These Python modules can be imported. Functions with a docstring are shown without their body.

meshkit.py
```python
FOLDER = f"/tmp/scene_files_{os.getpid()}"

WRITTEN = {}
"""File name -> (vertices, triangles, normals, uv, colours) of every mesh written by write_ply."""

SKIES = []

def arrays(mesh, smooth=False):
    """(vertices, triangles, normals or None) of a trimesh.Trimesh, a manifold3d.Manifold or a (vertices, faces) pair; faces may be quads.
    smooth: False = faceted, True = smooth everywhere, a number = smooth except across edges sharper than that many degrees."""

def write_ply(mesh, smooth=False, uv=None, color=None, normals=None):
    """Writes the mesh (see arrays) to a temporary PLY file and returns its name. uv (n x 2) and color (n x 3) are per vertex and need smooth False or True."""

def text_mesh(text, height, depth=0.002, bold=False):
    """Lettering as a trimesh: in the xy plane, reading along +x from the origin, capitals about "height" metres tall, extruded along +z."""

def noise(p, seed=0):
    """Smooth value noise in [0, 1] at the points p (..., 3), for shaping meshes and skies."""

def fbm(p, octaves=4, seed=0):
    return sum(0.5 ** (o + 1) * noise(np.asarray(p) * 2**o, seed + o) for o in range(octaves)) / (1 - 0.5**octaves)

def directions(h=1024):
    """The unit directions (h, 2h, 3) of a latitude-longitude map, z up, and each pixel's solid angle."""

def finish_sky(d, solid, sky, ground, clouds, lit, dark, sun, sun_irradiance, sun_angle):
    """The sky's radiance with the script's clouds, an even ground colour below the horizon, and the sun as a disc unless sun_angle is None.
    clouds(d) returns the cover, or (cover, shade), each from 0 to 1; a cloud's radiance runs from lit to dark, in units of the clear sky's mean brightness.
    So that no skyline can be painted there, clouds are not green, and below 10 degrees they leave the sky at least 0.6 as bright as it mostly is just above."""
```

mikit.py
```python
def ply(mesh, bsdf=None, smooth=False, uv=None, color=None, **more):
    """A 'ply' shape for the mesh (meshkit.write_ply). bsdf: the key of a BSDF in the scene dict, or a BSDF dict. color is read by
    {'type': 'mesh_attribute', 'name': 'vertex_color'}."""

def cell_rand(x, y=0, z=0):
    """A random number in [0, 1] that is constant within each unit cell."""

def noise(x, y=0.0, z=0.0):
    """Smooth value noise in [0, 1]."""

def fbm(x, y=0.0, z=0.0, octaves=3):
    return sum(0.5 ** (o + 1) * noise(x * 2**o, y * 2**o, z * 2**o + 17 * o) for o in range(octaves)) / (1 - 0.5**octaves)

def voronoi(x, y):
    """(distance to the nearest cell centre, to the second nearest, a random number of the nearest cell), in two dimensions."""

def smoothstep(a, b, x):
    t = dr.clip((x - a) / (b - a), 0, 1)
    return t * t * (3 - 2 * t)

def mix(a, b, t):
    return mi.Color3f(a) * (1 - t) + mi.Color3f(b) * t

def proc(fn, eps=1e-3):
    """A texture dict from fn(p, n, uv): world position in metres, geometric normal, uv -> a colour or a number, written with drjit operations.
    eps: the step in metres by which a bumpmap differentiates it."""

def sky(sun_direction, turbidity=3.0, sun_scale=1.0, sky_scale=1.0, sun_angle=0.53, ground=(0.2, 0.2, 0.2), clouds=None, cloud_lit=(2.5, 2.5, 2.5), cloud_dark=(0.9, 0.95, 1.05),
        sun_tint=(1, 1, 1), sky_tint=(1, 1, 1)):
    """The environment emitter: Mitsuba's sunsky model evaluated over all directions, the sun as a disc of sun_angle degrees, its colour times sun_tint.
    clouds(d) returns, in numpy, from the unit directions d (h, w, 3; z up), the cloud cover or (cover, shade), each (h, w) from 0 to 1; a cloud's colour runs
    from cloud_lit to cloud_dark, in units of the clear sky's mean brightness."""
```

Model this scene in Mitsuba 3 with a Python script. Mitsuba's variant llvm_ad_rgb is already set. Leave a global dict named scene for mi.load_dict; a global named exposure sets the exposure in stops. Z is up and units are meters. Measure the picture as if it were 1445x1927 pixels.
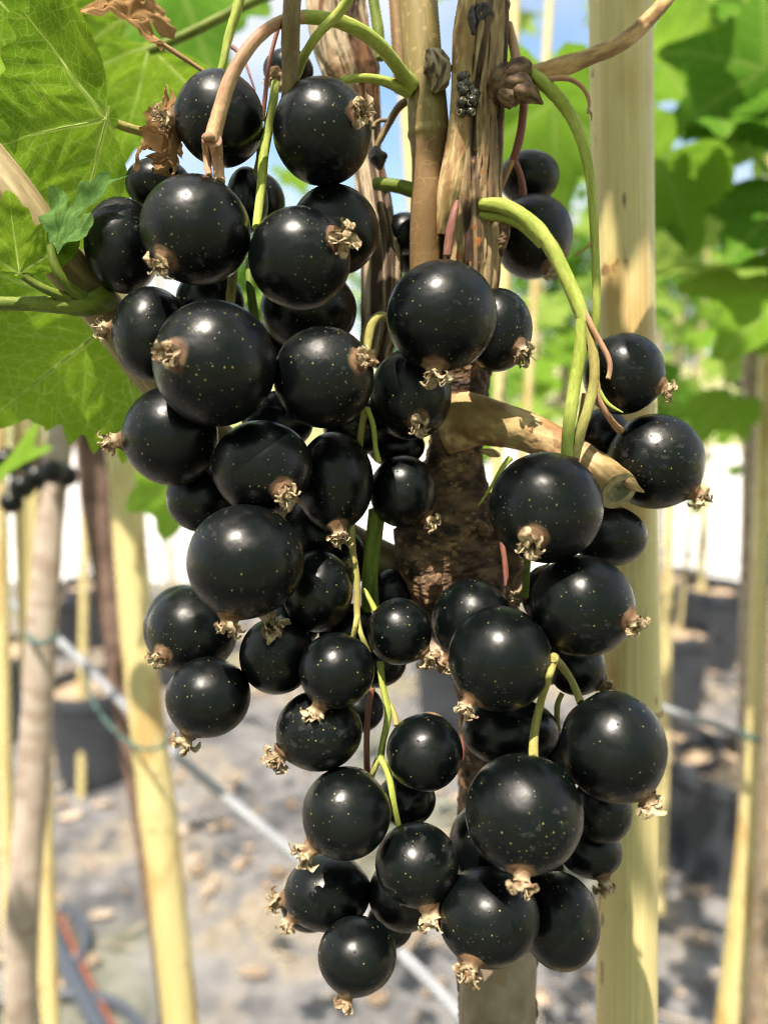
import math, random
import numpy as np, trimesh
from scipy.interpolate import PchipInterpolator, CubicSpline
import drjit as dr
import mitsuba as mi
import mikit, meshkit
from mikit import noise, fbm, voronoi, cell_rand, smoothstep, mix

T = mi.ScalarTransform4f
RNG = np.random.default_rng(11)
random.seed(11)
scene, labels = {}, {}

# ------------------------------------------------------------------ camera, sky, exposure
PITCH, EYE, FPX = math.radians(11.0), np.array([0.0, 0.0, 1.25]), 1449.0
FWD = np.array([0, math.cos(PITCH), -math.sin(PITCH)])
RIGHT = np.array([1.0, 0, 0])
UP = np.cross(RIGHT, FWD)
scene['camera'] = {'type': 'thinlens', 'fov': math.degrees(2 * math.atan(722.5 / FPX)), 'fov_axis': 'x',
                   'aperture_radius': 0.00078, 'focus_distance': 0.0960, 'near_clip': 0.005, 'far_clip': 500.0,
                   'to_world': T().look_at(origin=EYE.tolist(), target=(EYE + FWD).tolist(), up=[0, 0, 1])}
SUN = np.array([-0.17, -0.37, 0.90]); SUN /= np.linalg.norm(SUN)


def cloud_cover(d):
    n = meshkit.fbm(np.stack([d[..., 0] * 2.2, d[..., 1] * 2.2, d[..., 2] * 4.0], -1) + 5.0, 5, 3)
    return np.clip((n - 0.27) * 3.8, 0, 0.94), np.clip((n - 0.66) * 1.6, 0, 0.3)


scene['sky'] = mikit.sky(SUN.tolist(), turbidity=3, clouds=cloud_cover, cloud_lit=(1.6, 1.6, 1.6), sky_tint=(1.08, 1.02, 0.93), sun_tint=(0.93, 1.0, 1.10))
exposure = 2.8

# ------------------------------------------------------------------ helpers
def ray(x, y):
    return FWD + (x - 722.5) / FPX * RIGHT + (963.5 - y) / FPX * UP


def P(x, y, d):
    """the point d millimetres in front of the lens along its axis that stands at x, y of the photograph"""
    return EYE + ray(x, y) * d / 1000.0


def G(x, y, z=0.0):
    r = ray(x, y)
    return EYE + r * ((z - EYE[2]) / r[2])


def project(p):
    q = np.asarray(p) - EYE
    d = q @ FWD
    return 722.5 + FPX * (q @ RIGHT) / d, 963.5 - FPX * (q @ UP) / d, d * 1000


COUNT = {}


def numbered(name):
    k = COUNT.get(name, 0)
    COUNT[name] = k + 1
    return name if k == 0 else f'{name}_{k:03d}'


def thing(name, label, cat=None, group=None, kind=None):
    key = numbered(name)
    labels[key] = {'label': label}
    if cat: labels[key]['category'] = cat
    if group: labels[key]['group'] = group
    if kind: labels[key]['kind'] = kind
    return key


def part(holder, name, shape, label=None, kind=None):
    key = numbered(holder + '__' + name)
    scene[key] = shape
    if label: labels[key] = {'label': label}
    if kind: labels.setdefault(key, {})['kind'] = kind
    return key


def unit(v):
    v = np.asarray(v, float)
    return v / np.linalg.norm(v)


def catmull(p, m):
    """m points on a smooth curve through p, as many between any two neighbours"""
    p = np.asarray(p, float)
    if len(p) == 2:
        t = np.linspace(0, 1, m)[:, None]
        return p[0] * (1 - t) + p[1] * t
    s = np.concatenate([[0], np.cumsum(np.maximum(np.linalg.norm(np.diff(p, axis=0), axis=1), 1e-6) ** 0.7)])
    q = np.interp(np.linspace(0, len(p) - 1, m), np.arange(len(p)), s)
    if len(p) < 4 or s[-1] / np.diff(s).min() > 60: return PchipInterpolator(s, p)(q)
    h = np.diff(s)
    if h.max() > 4 * np.median(h): return PchipInterpolator(s, p)(q)
    return CubicSpline(s, p, bc_type='natural')(q)


def tube(pts, rad, n=14, m=40, disp=None, cap=True, ref=None):
    """a round tapered tube through pts; disp(u, s) gives the relative radius; uv = (turn, metres along)"""
    c = catmull(pts, m)
    rad = np.asarray(rad, float)
    if rad.ndim == 0: rad = np.full(len(pts), float(rad))
    r = np.interp(np.linspace(0, 1, m), np.linspace(0, 1, len(rad)), rad)
    t = np.gradient(c, axis=0)
    t /= np.linalg.norm(t, axis=1, keepdims=True)
    s = np.concatenate([[0], np.cumsum(np.linalg.norm(np.diff(c, axis=0), axis=1))])
    ref = FWD if ref is None else ref
    nrm = ref - (ref @ t[0]) * t[0]
    if np.linalg.norm(nrm) < 0.1: nrm = np.array([1.0, 0.1, 0]) - (np.array([1.0, 0.1, 0]) @ t[0]) * t[0]
    nrm = unit(nrm)
    u = np.linspace(0, 1, n + 1)
    V = np.zeros((m, n + 1, 3)); UV = np.zeros((m, n + 1, 2))
    k = np.ones((m, n + 1)) if disp is None else disp(u[None, :] + 0 * s[:, None], s[:, None] + 0 * u[None, :])
    for i in range(m):
        nrm = unit(nrm - (nrm @ t[i]) * t[i])
        b = np.cross(t[i], nrm)
        a = 2 * np.pi * u
        V[i] = c[i] + (r[i] * k[i])[:, None] * (np.cos(a)[:, None] * nrm + np.sin(a)[:, None] * b)
        UV[i, :, 0] = u; UV[i, :, 1] = s[i]
    idx = np.arange(m * (n + 1)).reshape(m, n + 1)
    A, B, C, D = idx[:-1, :-1], idx[:-1, 1:], idx[1:, 1:], idx[1:, :-1]
    f = np.vstack([np.stack([A, B, C], -1).reshape(-1, 3), np.stack([A, C, D], -1).reshape(-1, 3)])
    v, uv = V.reshape(-1, 3), UV.reshape(-1, 2)
    if cap:
        for row, flip in ((0, True), (m - 1, False)):
            base = len(v)
            ring = V[row]
            v = np.vstack([v, ring, ring.mean(0)]); uv = np.vstack([uv, UV[row], UV[row].mean(0)])
            i = np.arange(n)
            ff = np.stack([base + i, base + i + 1, np.full(n, base + n + 1)], 1)
            f = np.vstack([f, ff[:, ::-1] if flip else ff])
    return v, f, uv


def tube_shape(pts, rad, bsdf, **kw):
    v, f, uv = tube(pts, rad, **kw)
    return mikit.ply(trimesh.Trimesh(v, f, process=False), bsdf, smooth=True, uv=uv)


def px(pts):
    return [P(*p) for p in pts]


def vnoise(u, s, fu, fs, seed=0, octaves=3):
    """noise on a tube that closes round it"""
    a = 2 * np.pi * u
    return meshkit.fbm(np.stack([np.cos(a) * fu, np.sin(a) * fu, s * fs], -1) + 31.7 * seed, octaves, seed)


def join(meshes):
    """(v, f, uv) triples joined"""
    V, Fc, U, at = [], [], [], 0
    for v, f, uv in meshes:
        V.append(v); Fc.append(np.asarray(f) + at); U.append(uv); at += len(v)
    return np.vstack(V), np.vstack(Fc), np.vstack(U)


def shape(vfu, bsdf, smooth=True, **more):
    v, f, uv = vfu
    return mikit.ply(trimesh.Trimesh(v, f, process=False), bsdf, smooth=smooth, uv=uv, **more)


# ------------------------------------------------------------------ materials
def rgb(*c): return {'type': 'rgb', 'value': list(c)}


def mat(name, fn, rough=0.6, spec=0.35, both=True, bump=None, eps=1e-4, **more):
    color = mikit.proc(fn) if callable(fn) else rgb(*fn)
    rough = mikit.proc(rough) if callable(rough) else float(rough)
    b = {'type': 'principled', 'base_color': color, 'roughness': rough, 'specular': spec, **more}
    if bump is not None:
        b = {'type': 'bumpmap', 'arbitrary': mikit.proc(bump, eps=eps), 'scale': 1.0, 'bsdf': b}
    if both: b = {'type': 'twosided', 'bsdf': b}
    scene[name] = b


def ball_specks(p, s, r, seed, keep):
    """1 inside small balls scattered in space (cells of s metres)"""
    x, y, z = p.x / s, p.y / s, p.z / s
    ix, iy, iz = dr.floor(x), dr.floor(y), dr.floor(z)
    q = r / s
    cx = ix + q + (1 - 2 * q) * cell_rand(ix + seed, iy, iz)
    cy = iy + q + (1 - 2 * q) * cell_rand(ix, iy + seed + 7, iz)
    cz = iz + q + (1 - 2 * q) * cell_rand(ix, iy, iz + seed + 3)
    d = dr.sqrt(dr.square(x - cx) + dr.square(y - cy) + dr.square(z - cz)) * s
    on = cell_rand(ix + 5, iy + seed, iz + 11) < keep
    return dr.select(on, smoothstep(r, r * 0.45, d), 0.0)


def berry_color(p, n, uv):
    pol = uv.y                                   # 0 at the dried flower end, 1 at the stalk
    v = fbm(p.x * 260, p.y * 260, p.z * 260)
    c = mix(mi.Color3f(0.0009, 0.0014, 0.0020), mi.Color3f(0.0016, 0.0034, 0.0030), v)
    near = smoothstep(0.42, 0.12, pol)
    dust = ball_specks(p, 0.00052, 0.000075, 3, 0.10 + 0.6 * near)
    c = mix(c, mi.Color3f(0.28, 0.26, 0.20), dust * (0.15 + 0.65 * near))
    sp = ball_specks(p, 0.00094, 0.000128, 17, 0.28 + 0.7 * smoothstep(0.3, 0.7, noise(p.x * 230, p.y * 230, p.z * 230)) + 0.3 * near)
    c = mix(c, mi.Color3f(0.38, 0.37, 0.12), sp * (0.35 + 0.5 * noise(p.x * 900, p.y * 900, p.z * 900)))
    scuff = smoothstep(0.60, 0.75, fbm(p.x * 1500, p.y * 500, p.z * 1500)) * smoothstep(0.62, 0.75, noise(p.x * 160, p.y * 160, p.z * 160))
    c = mix(c, mi.Color3f(0.05, 0.05, 0.045), scuff * 0.35)
    w = fbm(p.x * 900, p.y * 900, p.z * 900)
    scar = smoothstep(0.098, 0.062, pol + 0.05 * (w - 0.5))
    return mix(c, mix(mi.Color3f(0.085, 0.042, 0.024), mi.Color3f(0.25, 0.16, 0.09), smoothstep(0.3, 0.7, w)), scar)


def berry_rough(p, n, uv):
    v = fbm(p.x * 330, p.y * 330, p.z * 330)
    scar = smoothstep(0.105, 0.06, uv.y)
    d = ball_specks(p, 0.00052, 0.000075, 3, 0.5)
    smear = smoothstep(0.52, 0.68, fbm(p.x * 210 + 4, p.y * 210, p.z * 330))
    return 0.245 + 0.12 * v + 0.13 * smear + 0.2 * d + 0.3 * scar


def berry_bump(p, n, uv):
    return 0.00010 * fbm(p.x * 430, p.y * 430, p.z * 430) + 0.00026 * noise(p.x * 140, p.y * 140, p.z * 140) + 0.00003 * ball_specks(p, 0.00108, 0.000155, 17, 0.72)


mat('skin', berry_color, rough=berry_rough, spec=0.36, both=False, bump=berry_bump, eps=6e-5)


def calyx_color(p, n, uv):
    v = fbm(p.x * 1500, p.y * 1500, p.z * 1500)
    c = mix(mi.Color3f(0.17, 0.10, 0.052), mi.Color3f(0.52, 0.42, 0.27), smoothstep(0.25, 0.75, v))
    return mix(mi.Color3f(0.14, 0.08, 0.045), c, smoothstep(0.0, 0.45, uv.y))


mat('calyx_dry', calyx_color, rough=0.75, spec=0.2)


def leaf_fn(dark, light, vein, tex):
    def fn(p, n, uv):
        x, y = (uv.x - 0.5) * 2.6, (uv.y - 0.5) * 2.6
        mask = mi.Float(0)
        for a in (0.0, 1.0, -1.0, 1.95, -1.95):
            al = x * math.cos(a) + y * math.sin(a)
            pe = dr.abs(-x * math.sin(a) + y * math.cos(a))
            w = 0.016 * dr.maximum(1.05 - al, 0.15)
            m = dr.select((al > 0), smoothstep(w * 1.7, w * 0.7, pe), 0)
            q = (al - pe * 0.85 - 0.4 * pe * pe + 0.05 * noise(al * 5, pe * 5, a)) * 5.5
            fr = dr.abs(q - dr.floor(q) - 0.5)
            sec = dr.select((al > 0.06) & (pe < al * 0.52), smoothstep(0.06, 0.015, fr), 0)
            mask = dr.maximum(mask, dr.maximum(m, 0.42 * sec))
        f1, f2, k = voronoi(x * tex, y * tex)
        net = smoothstep(0.10, 0.02, f2 - f1)
        g1, g2, k2 = voronoi(x * tex * 0.42 + 7, y * tex * 0.42)
        net2 = smoothstep(0.08, 0.02, g2 - g1)
        v = fbm(x * 3 + p.x * 20, y * 3 + p.y * 20, p.z * 20)
        c = mix(dark, light, smoothstep(0.2, 0.8, v))
        c = mix(c, vein, dr.maximum(dr.maximum(mask, 0.40 * net), 0.62 * net2) * 0.68)
        spot = smoothstep(0.10, 0.05, f1) * smoothstep(0.82, 0.9, k)
        return mix(c, mi.Color3f(0.25, 0.16, 0.05), spot * 0.6)
    return fn


def thin(name, col, rough=0.45, trans=1.0, **more):
    scene[name] = {'type': 'principledthin', 'base_color': mikit.proc(col) if callable(col) else rgb(*col), 'roughness': rough,
                   'diff_trans': trans, 'eta': 1.4, 'spec_trans': 0.0, **more}


C3 = mi.Color3f
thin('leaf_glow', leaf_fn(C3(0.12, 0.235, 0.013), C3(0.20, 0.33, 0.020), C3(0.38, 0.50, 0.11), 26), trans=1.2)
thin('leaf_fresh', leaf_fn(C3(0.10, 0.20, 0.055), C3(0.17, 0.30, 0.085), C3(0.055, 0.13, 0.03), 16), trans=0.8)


def far_leaf(a, b):
    def fn(p, n, uv):
        x, y = (uv.x - 0.5) * 2.6, (uv.y - 0.5) * 2.6
        mask = mi.Float(0)
        for g in (0.0, 1.0, -1.0):
            al = x * math.cos(g) + y * math.sin(g)
            pe = dr.abs(-x * math.sin(g) + y * math.cos(g))
            mask = dr.maximum(mask, dr.select(al > 0, smoothstep(0.03, 0.012, pe), 0))
            q = (al - pe * 0.85) * 6.0
            fr = dr.abs(q - dr.floor(q) - 0.5)
            mask = dr.maximum(mask, dr.select((al > 0.06) & (pe < al * 0.52), 0.5 * smoothstep(0.12, 0.04, fr), 0))
        c = mix(a, b, fbm(p.x * 14, p.y * 14, p.z * 14))
        return mix(c, C3(0.30, 0.40, 0.10), mask * 0.5)
    return fn


thin('leaf_far', far_leaf(C3(0.14, 0.29, 0.025), C3(0.25, 0.42, 0.045)), rough=0.38, trans=1.1)
thin('leaf_far_pale', far_leaf(C3(0.22, 0.36, 0.05), C3(0.38, 0.52, 0.11)), rough=0.33, trans=1.15)
thin('leaf_far_dark', far_leaf(C3(0.07, 0.19, 0.02), C3(0.15, 0.31, 0.035)), rough=0.36, trans=0.95)


def dry_leaf_color(p, n, uv):
    v = fbm(p.x * 500, p.y * 500, p.z * 500)
    return mix(C3(0.20, 0.105, 0.045), C3(0.42, 0.27, 0.13), v)


thin('leaf_dry', dry_leaf_color, rough=0.6, trans=0.5)


def stalk_fn(a, b, f=0.0):
    def fn(p, n, uv):
        v = fbm(uv.x * 7, uv.y * 260, p.x * 40)
        g = noise(uv.x * 30, uv.y * 2200)
        c = mix(a, b, smoothstep(0.3, 0.7, v))
        return c * (0.85 + 0.3 * g)
    return fn


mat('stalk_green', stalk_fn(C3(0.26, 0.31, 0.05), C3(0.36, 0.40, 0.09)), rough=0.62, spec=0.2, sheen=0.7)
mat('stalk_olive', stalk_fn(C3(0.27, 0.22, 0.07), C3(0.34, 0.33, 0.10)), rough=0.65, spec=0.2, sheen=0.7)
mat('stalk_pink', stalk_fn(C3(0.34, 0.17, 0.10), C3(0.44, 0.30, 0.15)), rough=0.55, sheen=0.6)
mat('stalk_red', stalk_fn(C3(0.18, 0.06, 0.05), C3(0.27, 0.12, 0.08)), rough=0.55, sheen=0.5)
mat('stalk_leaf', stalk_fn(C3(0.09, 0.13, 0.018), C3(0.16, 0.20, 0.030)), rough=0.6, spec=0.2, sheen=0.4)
mat('stalk_dry', stalk_fn(C3(0.22, 0.12, 0.05), C3(0.48, 0.31, 0.14)), rough=0.7, sheen=0.3,
    bump=lambda p, n, uv: 0.00010 * fbm(uv.x * 8, uv.y * 260), eps=6e-5)
mat('stem_brown', stalk_fn(C3(0.12, 0.075, 0.03), C3(0.19, 0.135, 0.05)), rough=0.5, sheen=0.4)


def bark_dark(p, n, uv):
    q = fbm(p.x * 420, p.y * 420, p.z * 640, 4)
    c = mix(C3(0.036, 0.020, 0.013), C3(0.18, 0.105, 0.058), smoothstep(0.3, 0.75, q))
    fleck = smoothstep(0.56, 0.66, fbm(p.x * 1000, p.y * 1000, p.z * 1500)) * smoothstep(0.40, 0.62, noise(p.x * 300, p.y * 300, p.z * 300))
    c = mix(c, C3(0.30, 0.19, 0.085), fleck * 0.9)
    crack = smoothstep(0.40, 0.30, fbm(p.x * 700 + 9, p.y * 700, p.z * 380))
    return mix(c, C3(0.010, 0.006, 0.005), crack * 0.7)


mat('bark_dark', bark_dark, rough=0.7, spec=0.3, bump=lambda p, n, uv: 0.0007 * fbm(p.x * 900, p.y * 900, p.z * 1700, 3), eps=7e-5)


def bark_grey(p, n, uv):
    v = fbm(uv.x * 12, uv.y * 240, 1.0)
    w = noise(uv.x * 14, uv.y * 300, 4.0)
    c = mix(C3(0.13, 0.09, 0.06), C3(0.34, 0.28, 0.21), v)
    return mix(c, C3(0.22, 0.13, 0.06), smoothstep(0.7, 0.85, w) * 0.5)


mat('bark_grey', bark_grey, rough=0.75, spec=0.25, bump=lambda p, n, uv: 0.00022 * fbm(uv.x * 16, uv.y * 500, 2.0), eps=1e-4)


def bark_pale(p, n, uv):
    v = fbm(uv.x * 5, uv.y * 90, 1.0)
    w = smoothstep(0.62, 0.75, noise(uv.x * 5, uv.y * 260, 4.0))
    c = mix(C3(0.30, 0.235, 0.19), C3(0.47, 0.40, 0.34), v)
    return mix(c, C3(0.22, 0.15, 0.11), w * 0.5)


mat('bark_pale', bark_pale, rough=0.8, spec=0.2)


def bark_mauve(p, n, uv):
    return mix(C3(0.07, 0.04, 0.032), C3(0.22, 0.15, 0.12), fbm(uv.x * 6, uv.y * 130, 1.0))


mat('bark_mauve', bark_mauve, rough=0.8, spec=0.2)


def bark_olive(p, n, uv):
    streak = fbm(uv.x * 34, uv.y * 110, 1.0)
    v = fbm(uv.x * 5, uv.y * 120, 6.0)
    c = mix(C3(0.16, 0.115, 0.038), C3(0.31, 0.235, 0.09), 0.55 * streak + 0.45 * v)
    lent = smoothstep(0.74, 0.84, noise(uv.x * 30, uv.y * 1300, 2.0))
    c = mix(c, C3(0.38, 0.28, 0.13), lent * 0.6)
    s = uv.y
    low = smoothstep(0.0195, 0.0215, s)             # below the ring the bark is browner and cracked
    f1, f2, k = voronoi(uv.x * 6 + 0.8 * noise(uv.x * 9, s * 500), s * 620)
    crack = smoothstep(0.07, 0.02, f2 - f1) * smoothstep(0.3, 0.6, noise(uv.x * 8, s * 420, 5.0))
    brown = mix(C3(0.14, 0.075, 0.03), C3(0.27, 0.165, 0.07), v)
    brown = mix(brown, C3(0.40, 0.27, 0.11), crack * 0.6)
    return mix(c, brown, low)


mat('bark_olive', bark_olive, rough=0.55, spec=0.35, bump=lambda p, n, uv: 0.00006 * fbm(uv.x * 60, uv.y * 500, 2.0), eps=6e-5)


def bark_tan(p, n, uv):
    v = fbm(uv.x * 9, uv.y * 260, 1.0)
    fib = noise(uv.x * 40, uv.y * 200, 3.0)
    c = mix(C3(0.26, 0.14, 0.055), C3(0.58, 0.41, 0.21), smoothstep(0.25, 0.7, v))
    scale = smoothstep(0.52, 0.60, fbm(uv.x * 10, uv.y * 620, 3.0))
    c = mix(c, C3(0.20, 0.10, 0.045), scale * 0.55)
    c = c * (0.8 + 0.4 * fib)
    wood = smoothstep(0.66, 0.72, fbm(uv.x * 5, uv.y * 150, 8.0))
    return mix(c, C3(0.22, 0.16, 0.05), wood * 0.5)


mat('bark_tan', bark_tan, rough=0.7, spec=0.3, bump=lambda p, n, uv: 0.00032 * fbm(uv.x * 14, uv.y * 420, 2.0), eps=7e-5)


def bark_branch(p, n, uv):
    v = fbm(uv.x * 10, uv.y * 130, 1.0)
    fib = noise(uv.x * 50, uv.y * 160, 3.0)
    c = mix(C3(0.17, 0.125, 0.05), C3(0.40, 0.31, 0.17), smoothstep(0.2, 0.8, v))
    return c * (0.8 + 0.4 * fib)


mat('bark_branch', bark_branch, rough=0.65, spec=0.3, bump=lambda p, n, uv: 0.00014 * fbm(uv.x * 20, uv.y * 350, 2.0), eps=7e-5)


def bark_peel(p, n, uv):
    st = fbm(uv.x * 24 + 2.0 * noise(uv.x * 6, uv.y * 60), uv.y * 55, 1.0)
    c = mix(C3(0.050, 0.026, 0.016), C3(0.36, 0.255, 0.13), smoothstep(0.36, 0.62, st))
    grey = smoothstep(0.5, 0.7, noise(uv.x * 9, uv.y * 80, 12.0))
    c = mix(c, C3(0.19, 0.115, 0.065), grey * 0.55)
    pim = smoothstep(0.80, 0.88, noise(uv.x * 40, uv.y * 1400, 7.0)) * smoothstep(0.45, 0.6, noise(uv.x * 7, uv.y * 60, 3.0))
    c = mix(c, C3(0.30, 0.12, 0.035), pim)
    return c * (0.75 + 0.5 * noise(uv.x * 60, uv.y * 900))


mat('bark_peel', bark_peel, rough=0.7, spec=0.3, bump=lambda p, n, uv: 0.00035 * fbm(uv.x * 26, uv.y * 90, 2.0), eps=7e-5)


def bark_fibre(p, n, uv):
    st = fbm(uv.x * 22 + 1.5 * noise(uv.x * 5, uv.y * 90), uv.y * 60, 1.0)
    c = mix(C3(0.05, 0.028, 0.018), C3(0.42, 0.33, 0.22), smoothstep(0.38, 0.64, st))
    red = smoothstep(0.5, 0.72, fbm(uv.x * 6, uv.y * 140, 12.0))
    return mix(c, C3(0.22, 0.105, 0.045), red * 0.7)


mat('bark_fibre', bark_fibre, rough=0.75, spec=0.25, bump=lambda p, n, uv: 0.00035 * fbm(uv.x * 26, uv.y * 90, 2.0), eps=7e-5)
mat('wood_cut', lambda p, n, uv: mix(C3(0.20, 0.15, 0.06), C3(0.46, 0.38, 0.22), fbm(p.x * 1300, p.y * 1300, p.z * 1300)), rough=0.5)
mat('pith', lambda p, n, uv: mix(C3(0.03, 0.03, 0.015), C3(0.20, 0.19, 0.10), fbm(p.x * 1500, p.y * 1500, p.z * 1500)), rough=0.35)
mat('rot', lambda p, n, uv: mix(C3(0.010, 0.008, 0.008), C3(0.06, 0.045, 0.04), fbm(p.x * 1500, p.y * 1500, p.z * 1500)), rough=0.4)
mat('bud_scale', lambda p, n, uv: mix(C3(0.045, 0.022, 0.013), C3(0.23, 0.145, 0.075), smoothstep(0.3, 0.75, fbm(uv.x * 12, uv.y * 900, 3.0))), rough=0.7,
    bump=lambda p, n, uv: 0.0002 * fbm(uv.x * 14, uv.y * 900), eps=6e-5)
mat('bud_grey', lambda p, n, uv: mix(C3(0.07, 0.045, 0.03), C3(0.36, 0.28, 0.18), smoothstep(0.3, 0.7, fbm(uv.x * 16, uv.y * 700, 1.0))), rough=0.8,
    bump=lambda p, n, uv: 0.0003 * fbm(uv.x * 16, uv.y * 700), eps=6e-5)


def cane_color(p, n, uv):
    st = fbm(uv.x * 70, uv.y * 14, 1.0)
    v = fbm(uv.x * 4, uv.y * 18, 6.0)
    c = mix(C3(0.49, 0.40, 0.175), C3(0.67, 0.565, 0.285), 0.5 * st + 0.5 * v)
    green = smoothstep(0.45, 0.7, fbm(uv.x * 3, uv.y * 9, 15.0))
    c = mix(c, C3(0.40, 0.35, 0.12), green * 0.45)
    spot = smoothstep(0.70, 0.80, fbm(uv.x * 26, uv.y * 260, 4.0)) * smoothstep(0.5, 0.65, noise(uv.x * 5, uv.y * 40, 2.0))
    c = mix(c, C3(0.12, 0.06, 0.025), spot * 0.85)
    brown = smoothstep(0.58, 0.72, fbm(uv.x * 4, uv.y * 30, 22.0))
    return mix(c, C3(0.38, 0.21, 0.06), brown * 0.6) * (0.86 + 0.24 * noise(uv.x * 160, uv.y * 30))


mat('cane', cane_color, rough=0.42, spec=0.4, bump=lambda p, n, uv: 0.00003 * fbm(uv.x * 90, uv.y * 20, 2.0), eps=1e-4)
mat('cane_ring', lambda p, n, uv: mix(C3(0.26, 0.15, 0.05), C3(0.50, 0.38, 0.19), fbm(uv.x * 20, uv.y * 900)), rough=0.6)
mat('pot_plastic', lambda p, n, uv: mix(C3(0.020, 0.023, 0.029), C3(0.062, 0.068, 0.080), fbm(p.x * 9, p.y * 9, p.z * 14)), rough=0.45, spec=0.5)
mat('pot_soil', lambda p, n, uv: mix(C3(0.16, 0.11, 0.07), C3(0.50, 0.38, 0.25), fbm(p.x * 90, p.y * 90, p.z * 90)), rough=0.9)
mat('wire_metal', lambda p, n, uv: mix(C3(0.19, 0.20, 0.22), C3(0.32, 0.33, 0.36), fbm(uv.x * 4, uv.y * 60)), rough=0.35, spec=0.6)
mat('twine', (0.05, 0.10, 0.09), rough=0.6)
mat('hose', (0.055, 0.065, 0.085), rough=0.35, spec=0.5)
mat('tube_red', (0.24, 0.085, 0.05), rough=0.45)
mat('egg_shell', lambda p, n, uv: mix(C3(0.010, 0.009, 0.006), C3(0.035, 0.030, 0.018), noise(p.x * 4000, p.y * 4000, p.z * 4000)), rough=0.22, spec=0.7)
mat('egg_lid', (0.20, 0.165, 0.085), rough=0.3, spec=0.6)


def fabric_color(p, n, uv):
    a = fbm(p.x * 5, p.y * 5, 1.0)
    b = fbm(p.x * 26, p.y * 26, 4.0)
    weave = 0.92 + 0.08 * noise(p.x * 300, p.y * 300)
    c = mix(C3(0.056, 0.056, 0.060), C3(0.220, 0.212, 0.208), smoothstep(0.2, 0.8, 0.5 * a + 0.5 * b)) * weave
    dirt = smoothstep(0.50, 0.66, fbm(p.x * 3.2 + 7, p.y * 3.2, 9.0)) * smoothstep(0.25, 0.6, b)
    c = mix(c, mix(C3(0.11, 0.088, 0.062), C3(0.33, 0.285, 0.22), fbm(p.x * 60, p.y * 60)), dirt)
    moss = smoothstep(0.62, 0.74, fbm(p.x * 2.3 - 3, p.y * 2.3, 14.0))
    return mix(c, C3(0.14, 0.16, 0.06), moss * 0.3)


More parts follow.
